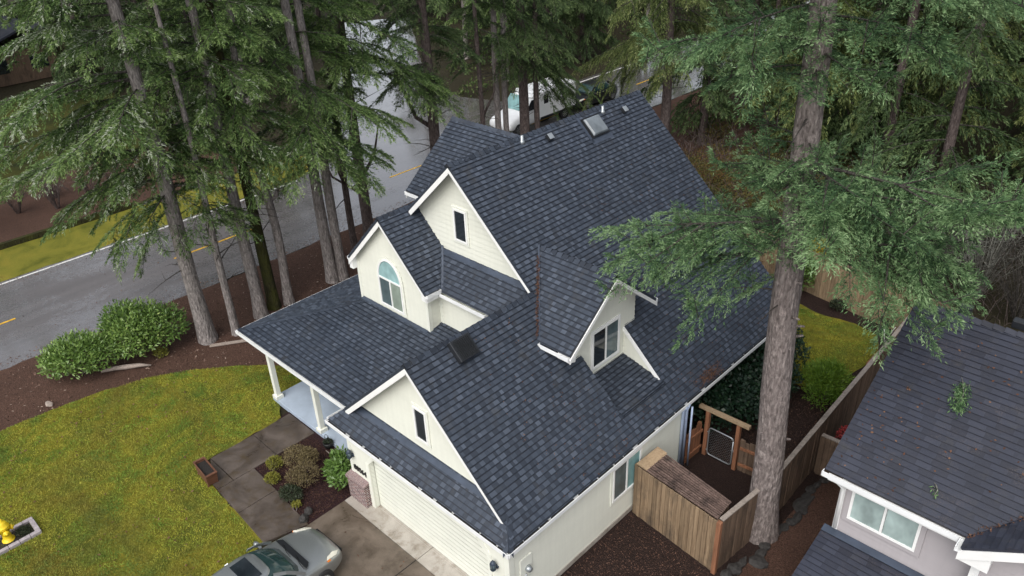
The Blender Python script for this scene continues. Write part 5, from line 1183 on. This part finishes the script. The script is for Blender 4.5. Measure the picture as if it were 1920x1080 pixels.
def car(name, label, loc, rz, paint, L=4.65, W=1.78, H=1.43, sunroof=True):
    root = thing(name, label, 'car', (0,0,0)); hw = W/2; f = L/2
    # lower body rings from tail (-f) to nose (+f); profile half: (x, z) from sill to hood centre
    st = [(-f,.66,.34,.70,.86),(-f+.12,.80,.24,.84,.98),(-f+.5,.95,.19,.93,1.04),(-f+1.1,1.0,.18,.95,1.02),(-.6,1.0,.18,.93,.98),(.5,1.0,.18,.92,.96),(f-1.45,.995,.18,.90,.97),(f-.95,.975,.19,.84,.93),(f-.5,.93,.20,.76,.86),(f-.2,.83,.22,.68,.77),(f-.06,.70,.26,.58,.66),(f,.56,.32,.50,.55)]
    rings = []
    for y, s, zb, zs, zt in st:
        w_ = hw*s; half = [(w_*.86, zb), (w_*.985, zb+.08), (w_*1.0, zb+(zs-zb)*.55), (w_*.975, zs-.03), (w_*.90, zs+(zt-zs)*.35), (w_*.62, zt-.025), (w_*.25, zt)]
        rings.append([(x, y, z) for x, z in half]+[(-x, y, z) for x, z in half[::-1]])
    mb = MB(); loft(mb, rings); mb.build('body', paint, root, subsurf=2)
    # cabin: glass shell, then roof skin and pillars over it
    yb0, yb1, yt0, yt1 = -f+.62, f-1.22, -f+1.28, f-1.98; zb = .92
    def gring(t):                       # outline at height t (0 belt, 1 roof)
        y0, y1 = yb0+(yt0-yb0)*t, yb1+(yt1-yb1)*t; wx = hw*(.90-.26*t); z = zb+(H-.03-zb)*(1-(1-t)**1.5)
        pts = []
        for k in range(28):
            a = 2*math.pi*k/28; cxs, sny = math.cos(a), math.sin(a); ex = .42; pts.append((wx*math.copysign(abs(cxs)**ex, cxs), (y0+y1)/2+(y1-y0)/2*math.copysign(abs(sny)**.62, sny), z))
        return pts
    mb = MB(); loft(mb, [gring(t) for t in (0, .25, .5, .75, .95)]); mb.build('windows', 'glass_car', root)
    mb = MB(); rr = []
    top = gring(.93)
    for sc, dz in ((1.01, -.015), (.97, .022), (.80, .042), (.4, .055), (.02, .058)):
        cyc = (yt0+yt1)/2; rr.append([(x*sc, cyc+(y-cyc)*sc, z+dz) for x, y, z in top])
    loft(mb, rr); mb.build('roof', paint, root)
    mb = MB()
    for sx in (1, -1):
        xb_, xt_ = sx*hw*.875, sx*hw*.665
        for ya, yb_, wd in ((yb1-.06, yt1-.02, .085), (yb0+.05, yt0+.03, .16)):
            pts = [Vector((xb_*(1-t)+xt_*t+sx*.012, ya+(yb_-ya)*t, zb+(H-.04-zb)*(1-(1-t)**1.5))) for t in (0, .3, .6, 1)]
            for p, q in zip(pts, pts[1:]): mb.beam(p, q, wd, .03, (sx, 0, .4))
        ym = -.15; pts = [Vector((xb_*(1-t)+xt_*t+sx*.006, ym-.12*t, zb+(H-.04-zb)*(1-(1-t)**1.5))) for t in (0, .5, 1)]
        for p, q in zip(pts, pts[1:]): mb.beam(p, q, .03, .09, (0, 1, 0))
    mb.build('pillar', paint, root)
    if sunroof:
        mb = MB(); ys = yt1-.42; zt = H+.018
        mb.prism([(-.40,ys-.22,zt),(.40,ys-.22,zt),(.40,ys+.22,zt-.006),(-.40,ys+.22,zt-.006)], (0,0,.012)); mb.build('sunroof', 'glass_dark', root, bevel=.006)
    mb = MB()
    mb.prism([(-hw*.80,yb1+.05,.955),(hw*.80,yb1+.05,.955),(hw*.66,yb1+.20,.962),(-hw*.66,yb1+.20,.962)], (0,0,.018)); mb.build('cowl', 'car_trim', root)
    for x in (-.42, .18):
        mb = MB(); mb.tube([(x,yb1+.10,.985),(x+.30,yb1+.0,1.02),(x+.56,yb1-.04,1.04)], .010, 5); mb.build('wiper', 'car_trim', root)
    for sx in (1, -1):
        mb = MB(); pts = []
        for y, xx, z in ((f-.62,.865,.80),(f-.30,.80,.71),(f-.16,.66,.67),(f-.34,.66,.765),(f-.56,.76,.815)): pts.append((sx*hw*xx, y, z))
        pts2 = [(p[0]*1.02, p[1]+.02, p[2]+.022) for p in pts]; pts3 = [(p[0]*.97, p[1]-.02, p[2]-.16) for p in pts]
        k = 5; mb.mesh(pts2+pts3, [tuple(range(k)), tuple(range(2*k-1, k-1, -1))]+[(i, i+k, (i+1) % k+k, (i+1) % k) for i in range(k)]); hl = mb.build('headlight', 'headlamp', root, bevel=.012)
        mb = MB(); p = Vector((sx*hw*.885, f-.55, .775)); mb.prism([p+Vector((-.02*sx,-.07,.0)), p+Vector((.02*sx,-.05,-.03)), p+Vector((.0,.04,-.05)), p+Vector((-.03*sx,.03,-.02))], (sx*.02,0,.035)); mb.build('indicator', 'amber', hl)
        mb = MB(); mx = sx*(hw+.10); mb.lathe([(.0,-.09),(.05,-.08),(.075,.0),(.07,.07),(.0,.08)], (mx, yb1-.36, .98), 12, axis='x'); mb.beam((sx*hw*.90,yb1-.34,.94),(mx,yb1-.35,.96),.07,.05); mb.build('mirror', paint, root)
        for y in (f-.86, -f+.92): wheel(root, sx*(hw-.10), y, .32, .21, sx)
    mb = MB(); mb.box(-.26,.26,f-.02,f+.012,.36,.48); mb.build('number_plate', 'white_trim', root, bevel=.004)
    mb = MB(); mb.box(-.55,.55,f-.10,f-.008,.50,.58); mb.build('grille', 'car_trim', root)
    root.location = loc; root.rotation_euler = (0,0,rz); return root
car('parked_car', 'silver grey car with open black sunroof glass on the driveway', (-5.14,-4.08,.03), R(2), 'car_paint')
car('parked_car', 'dark car parked behind the white camper van at the roadside', (-26.0,35.3,-.03), R(180), 'car_trim', sunroof=False)
# white camper van facing the side street
t = thing('camper_van', 'white camper van parked on the road behind the cross gable', 'camper van', (0,0,0))
mb = MB(); rings = []
for y, hw_, zb_, zt_ in ((3.1,.98,.45,.95),(2.9,1.02,.38,1.15),(2.2,1.04,.36,1.30),(1.75,1.04,.36,1.36),(.9,1.0,.36,2.25),(.6,1.0,.36,2.35),(.45,1.0,.36,2.36)):
    half = [(hw_*.9,zb_),(hw_,zb_+.15),(hw_,zt_*.72),(hw_*.90,zt_-.06),(hw_*.5,zt_)]; rings.append([(x,y,z) for x, z in half]+[(-x,y,z) for x, z in half[::-1]])
loft(mb, rings); mb.build('cab', 'van_white', t, subsurf=1)
mb = MB(); mb.box(-1.05,1.05,-3.5,.38,.55,2.4); mb.build('coach_body', 'van_white', t, bevel=.10)
mb = MB(); mb.prism([(-.86,1.72,1.45),(.86,1.72,1.45),(.78,1.02,2.20),(-.78,1.02,2.20)], (0,.05,.05)); mb.build('windscreen', 'glass_teal', t)
for sx in (1, -1):
    mb = MB(); mb.prism([(sx*1.03,1.5,1.42),(sx*1.03,.62,1.42),(sx*.98,.62,2.05),(sx*.98,.98,2.05)], (sx*.02,0,0)); mb.build('side_window', 'glass_dark', t)
    mb = MB(); mb.box(sx*1.045-.012,sx*1.045+.012,-.62,-.18,1.55,2.15); mb.build('side_window', 'glass_dark', t, bevel=.004)
    mb = MB(); mb.box(sx*1.05-.012,sx*1.05+.012,-3.4,.2,.56,.72); mb.build('skirt', 'car_trim', t)
    for y in (2.25, -2.3): wheel(t, sx*.92, y, .40, .26, sx)
mb = MB(); mb.box(-.5,.5,-2.7,-1.9,2.4,2.55); mb.build('roof_unit', 'van_white', t, bevel=.05)
mb = MB(); mb.box(1.04,1.06,-1.05,-1.02,.7,2.3); mb.box(1.04,1.06,-.06,-.03,.7,2.3); mb.box(1.04,1.06,-.9,.3,.45,.56); mb.build('door_edge', 'car_trim', t)
t.location = (-26.15,29.0,-.035); t.rotation_euler = (0,0,R(180))
# low pale house far across the road
t = thing('house', 'low dark house half hidden by firs far across the road', 'house', (-74,11,0))
mb = MB(); mb.box(-80,-69,7,16,0,2.6); mb.build('wall', 'fence_dark', t)
mb = MB(); mb.prism([(-80.6,6.4,2.62),(-68.4,6.4,2.62),(-68.4,11.5,4.4),(-80.6,11.5,4.4)], (0,0,.15)); mb.prism([(-80.6,16.6,2.62),(-68.4,16.6,2.62),(-68.4,11.52,4.4),(-80.6,11.52,4.4)], (0,0,.15)); mb.build('roof', 'shingle_nb', t)
for y in (8.2, 11.4): 
    mb = MB(); mb.box(-69.02,-68.96,y,y+1.4,1,2.1); mb.build('window', 'glass_dark', t)

# ------------------------------------------------------------------ litter, chips, grass
rng = np.random.default_rng(12)
pts = [(x, y, nf1(x, y)+.03) for x, y in zip(rng.uniform(5, 9.8, 900), rng.uniform(5.3, 9.1, 900)) if y-5.3 > (x-7.86) and rng.random() < .10+.30*(x < 6.4)*(y < 7.4)]
scatter('roof_leaves', 'brown dead leaves strewn over the roof next door', 'leaves', pts, .06, .04, 'litter', 1, nrm=(0,-NS,1))
pts = []
for i in range(420):
    a = rng.random()**1.2*3.4; pts.append((gx+.05+a+rng.normal(0,.05), NYE+.02+a+rng.normal(0,.05), nf1(0, NYE+a)+.045))
scatter('valley_leaves', 'rust-brown leaves packed along the roof valley next door', 'leaves', pts, .06, .03, 'litter', 2, .6, tint=(.3, 1))
pts = []
for i in range(620):
    f = rng.random()**.8*.85+.02; p = Vector((xv,yl,df(0,yl))).lerp(Vector((xr_,DY,DZ)), f); pts.append((p.x+rng.normal(.01,.02), p.y-.03+rng.normal(0,.02), p.z+.055+rng.uniform(0,.02)))
scatter('valley_needles', 'red-brown needles lying in the dormer valley', 'needles', pts, .06, .018, 'litter', 3, .6, tint=(.2, .9))
pts = [(-.02-abs(rng.normal(0,.13)), 8.9+rng.normal(0,.32), 0) for i in range(500)]; pts = [(x, y, RZ(x)+.035+rng.uniform(0,.04)) for x, y, z in pts]
scatter('gutter_needles', 'clump of dry needles and twigs caught at the gutter edge', 'needles', pts, .12, .014, 'litter', 4, .6, tint=(.35, 1))
pts = [(x, y, RZ(x)+.03) for x, y in zip(-rng.random(1500)**1.5*5.2-.05, rng.uniform(2.0, 14, 1500)) if not (-2.2 < x < -.5 and 5 < y < 7.3) and not (x < -1.6 and 4 < y < 8.3) and not (x < -3.5 and y < 5.1)]
scatter('roof_needles', 'fallen needles and leaf scraps on the lower main roof slope', 'needles', pts, .055, .022, 'litter', 5, nrm=(S,0,1))
for nm, lb, c_, L in (('fallen_branch', 'green fir sprig with a pale broken end lying on the roof next door', (6.62,7.62), .62), ('fallen_branch', 'small bare lichen twig lying low on the roof next door', (7.0,5.75), .26)):
    x, y = c_; t = thing(nm, lb, 'branch', (x, y, nf1(x, y)+.03)); p = Vector((x, y, nf1(x, y)+.05)); d = Vector((.25,-.8,-.8*NS)).normalized()
    mb = MB(); mb.tube([p-d*L*.5, p+Vector((.05,0,.04)), p+d*L*.5], [.018,.012,.004], 5)
    for k in range(7): q = p+d*L*(k/7-.5); mb.tube([q, q+Vector((rng.uniform(-.2,.2),rng.uniform(-.15,.15),.06))*L*1.6], [.008,.003], 4)
    mb.build('twig', 'bark_dead', t)
    k = 420 if L > .5 else 14; a = rng.random(k); P = np.array(p)+np.array(d)[None]*(L*(a-.35))[:, None]+rng.normal(0, .07 if L > .5 else .03, (k, 3))*[1, 1, .5]; P[:, 2] = np.maximum(P[:, 2], NZE+NS*(P[:, 1]-NYE)+.03)
    V, F = kites(P, unit(np.array(d)[None]*.6+rng.normal(0, .6, (k, 3))), unit(ZUP+rng.normal(0, .4, (k, 3))), np.full(k, .11), np.full(k, .03)); np_mesh('needles', V, F, rng.uniform(.3, .8, k), 'needle_blue', t, origin=t.location)
BED = [(-22.0,-9),(-22.0,16),(-21.6,28),(-14,28),(-10.5,12),(-13.9,6),(-13.6,3.0),(-15.4,1.3),(-16.7,-.1),(-17.5,-1.6),(-18.05,-3.4),(-18.35,-5.6),(-18.6,-9)]
P = rand_in(BED, 26000, rng, 0.0); P[:, 2] = rng.uniform(-.01, .02, len(P))
scatter('bark_chips', 'wood chips and dead leaves over the roadside mulch', 'wood chips', P, .10, .035, 'chips', 6, .4)
P = rand_in([(-10,.7),(-6.7,.7),(-6.7,-1.6),(-9.9,-1.4)], 5000, rng, .012); scatter('bed_chips', 'wine-red wood chips in the flower bed', 'wood chips', P, .055, .025, 'litter', 7, .5, tint=(0, .35))
P = np.concatenate([rand_in([(.0,-1),(.0,4.9),(2.7,4.6),(4.4,4.4),(4.4,-1)], 9000, rng, 0), rand_in([(.1,8.6),(3.0,8.8),(2.7,14),(.3,13.6)], 6000, rng, 0), rand_in([(3.4,4),(4.9,4),(5.1,12),(3.4,12)], 6000, rng, 0)]); P[:, 2] = rng.uniform(-.012, .01, len(P))
scatter('soil_chips', 'dark bark crumbs over the side yard soil', 'bark', P, .05, .022, 'chips', 8, .5, tint=(0, .8))
def blades(name, label, poly, k, h, z=.004, seed=1):
    rng = np.random.default_rng(seed); P = rand_in(poly, k, rng, z); k = len(P); e = unit(ZUP+rng.normal(0, .75, (k, 3))*[1, 1, .15]); nn = unit(rng.normal(0, 1, (k, 3)))
    V, F = kites(P, e, nn, h*rng.uniform(.5, 1.4, k), np.full(k, .022), .3)
    tn = .45+.25*np.sin(P[:, 0]*.9+2*np.sin(P[:, 1]*.5))*np.sin(P[:, 1]*.8+P[:, 0]*.3)+rng.normal(0, .2, k)
    return tag(np_mesh(name, V, F, np.clip(tn, 0, 1), 'grass', None, 'stuff'), label, 'grass')
blades('grass', 'mossy yellow-green grass of the front lawn', [p for p in LAWN if p[1] > -20]+[(-6.85,-10.5),(-18.6,-10.5)], 200000, .055, seed=2) if False else None
FL = [(-18.4,-9.5),(-18.25,-5.6),(-17.95,-3.4),(-17.45,-1.6),(-16.6,-.2),(-15.4,1.2),(-14.2,2.2),(-13.2,2.9),(-12.7,2.9),(-12.6,.92),(-11.6,.5),(-11.5,-2.55),(-10.15,-2.75),(-7.0,-2.95),(-6.9,-9.5)]
blades('grass', 'mossy yellow-green grass of the front lawn', FL, 190000, .05, seed=2)
BL = [(-4,15.6),(-1.2,14.8),(-.3,14.4),(.5,13.8),(1.3,14.1),(1.7,15),(1.95,16.4),(1.9,17.5),(1.4,18.4),(.6,18.6),(-.6,18.4),(-4,18.7)]
blades('grass', 'mossy green grass of the small back lawn', BL, 30000, .055, seed=3)

P = rand_in(FL, 520, rng, .05); scatter('lawn_litter', 'scattered dead leaves and twigs on the front lawn', 'leaves', P, .09, .045, 'litter', 9, .5, tint=(.4, 1))

P = np.concatenate([rand_in([(-22.2,-9),(-23.0,-9),(-22.9,30),(-22.2,30)], 1500, rng, -.028), rand_in([(-30.2,-9),(-29.5,-9),(-29.5,13),(-30.2,13)], 500, rng, -.028), rand_in([(-29.5,-9),(-23,-9),(-23,30),(-29.5,30)], 260, rng, -.028), rand_in([(-6.6,-9),(-.5,-9),(-.5,-.4),(-6.6,-.4)], 120, rng, .036)])
scatter('road_litter', 'needles, chips and leaf scraps lying along the road edges and drive', 'litter', P, .10, .035, 'litter', 10, .4, tint=(.2, 1))
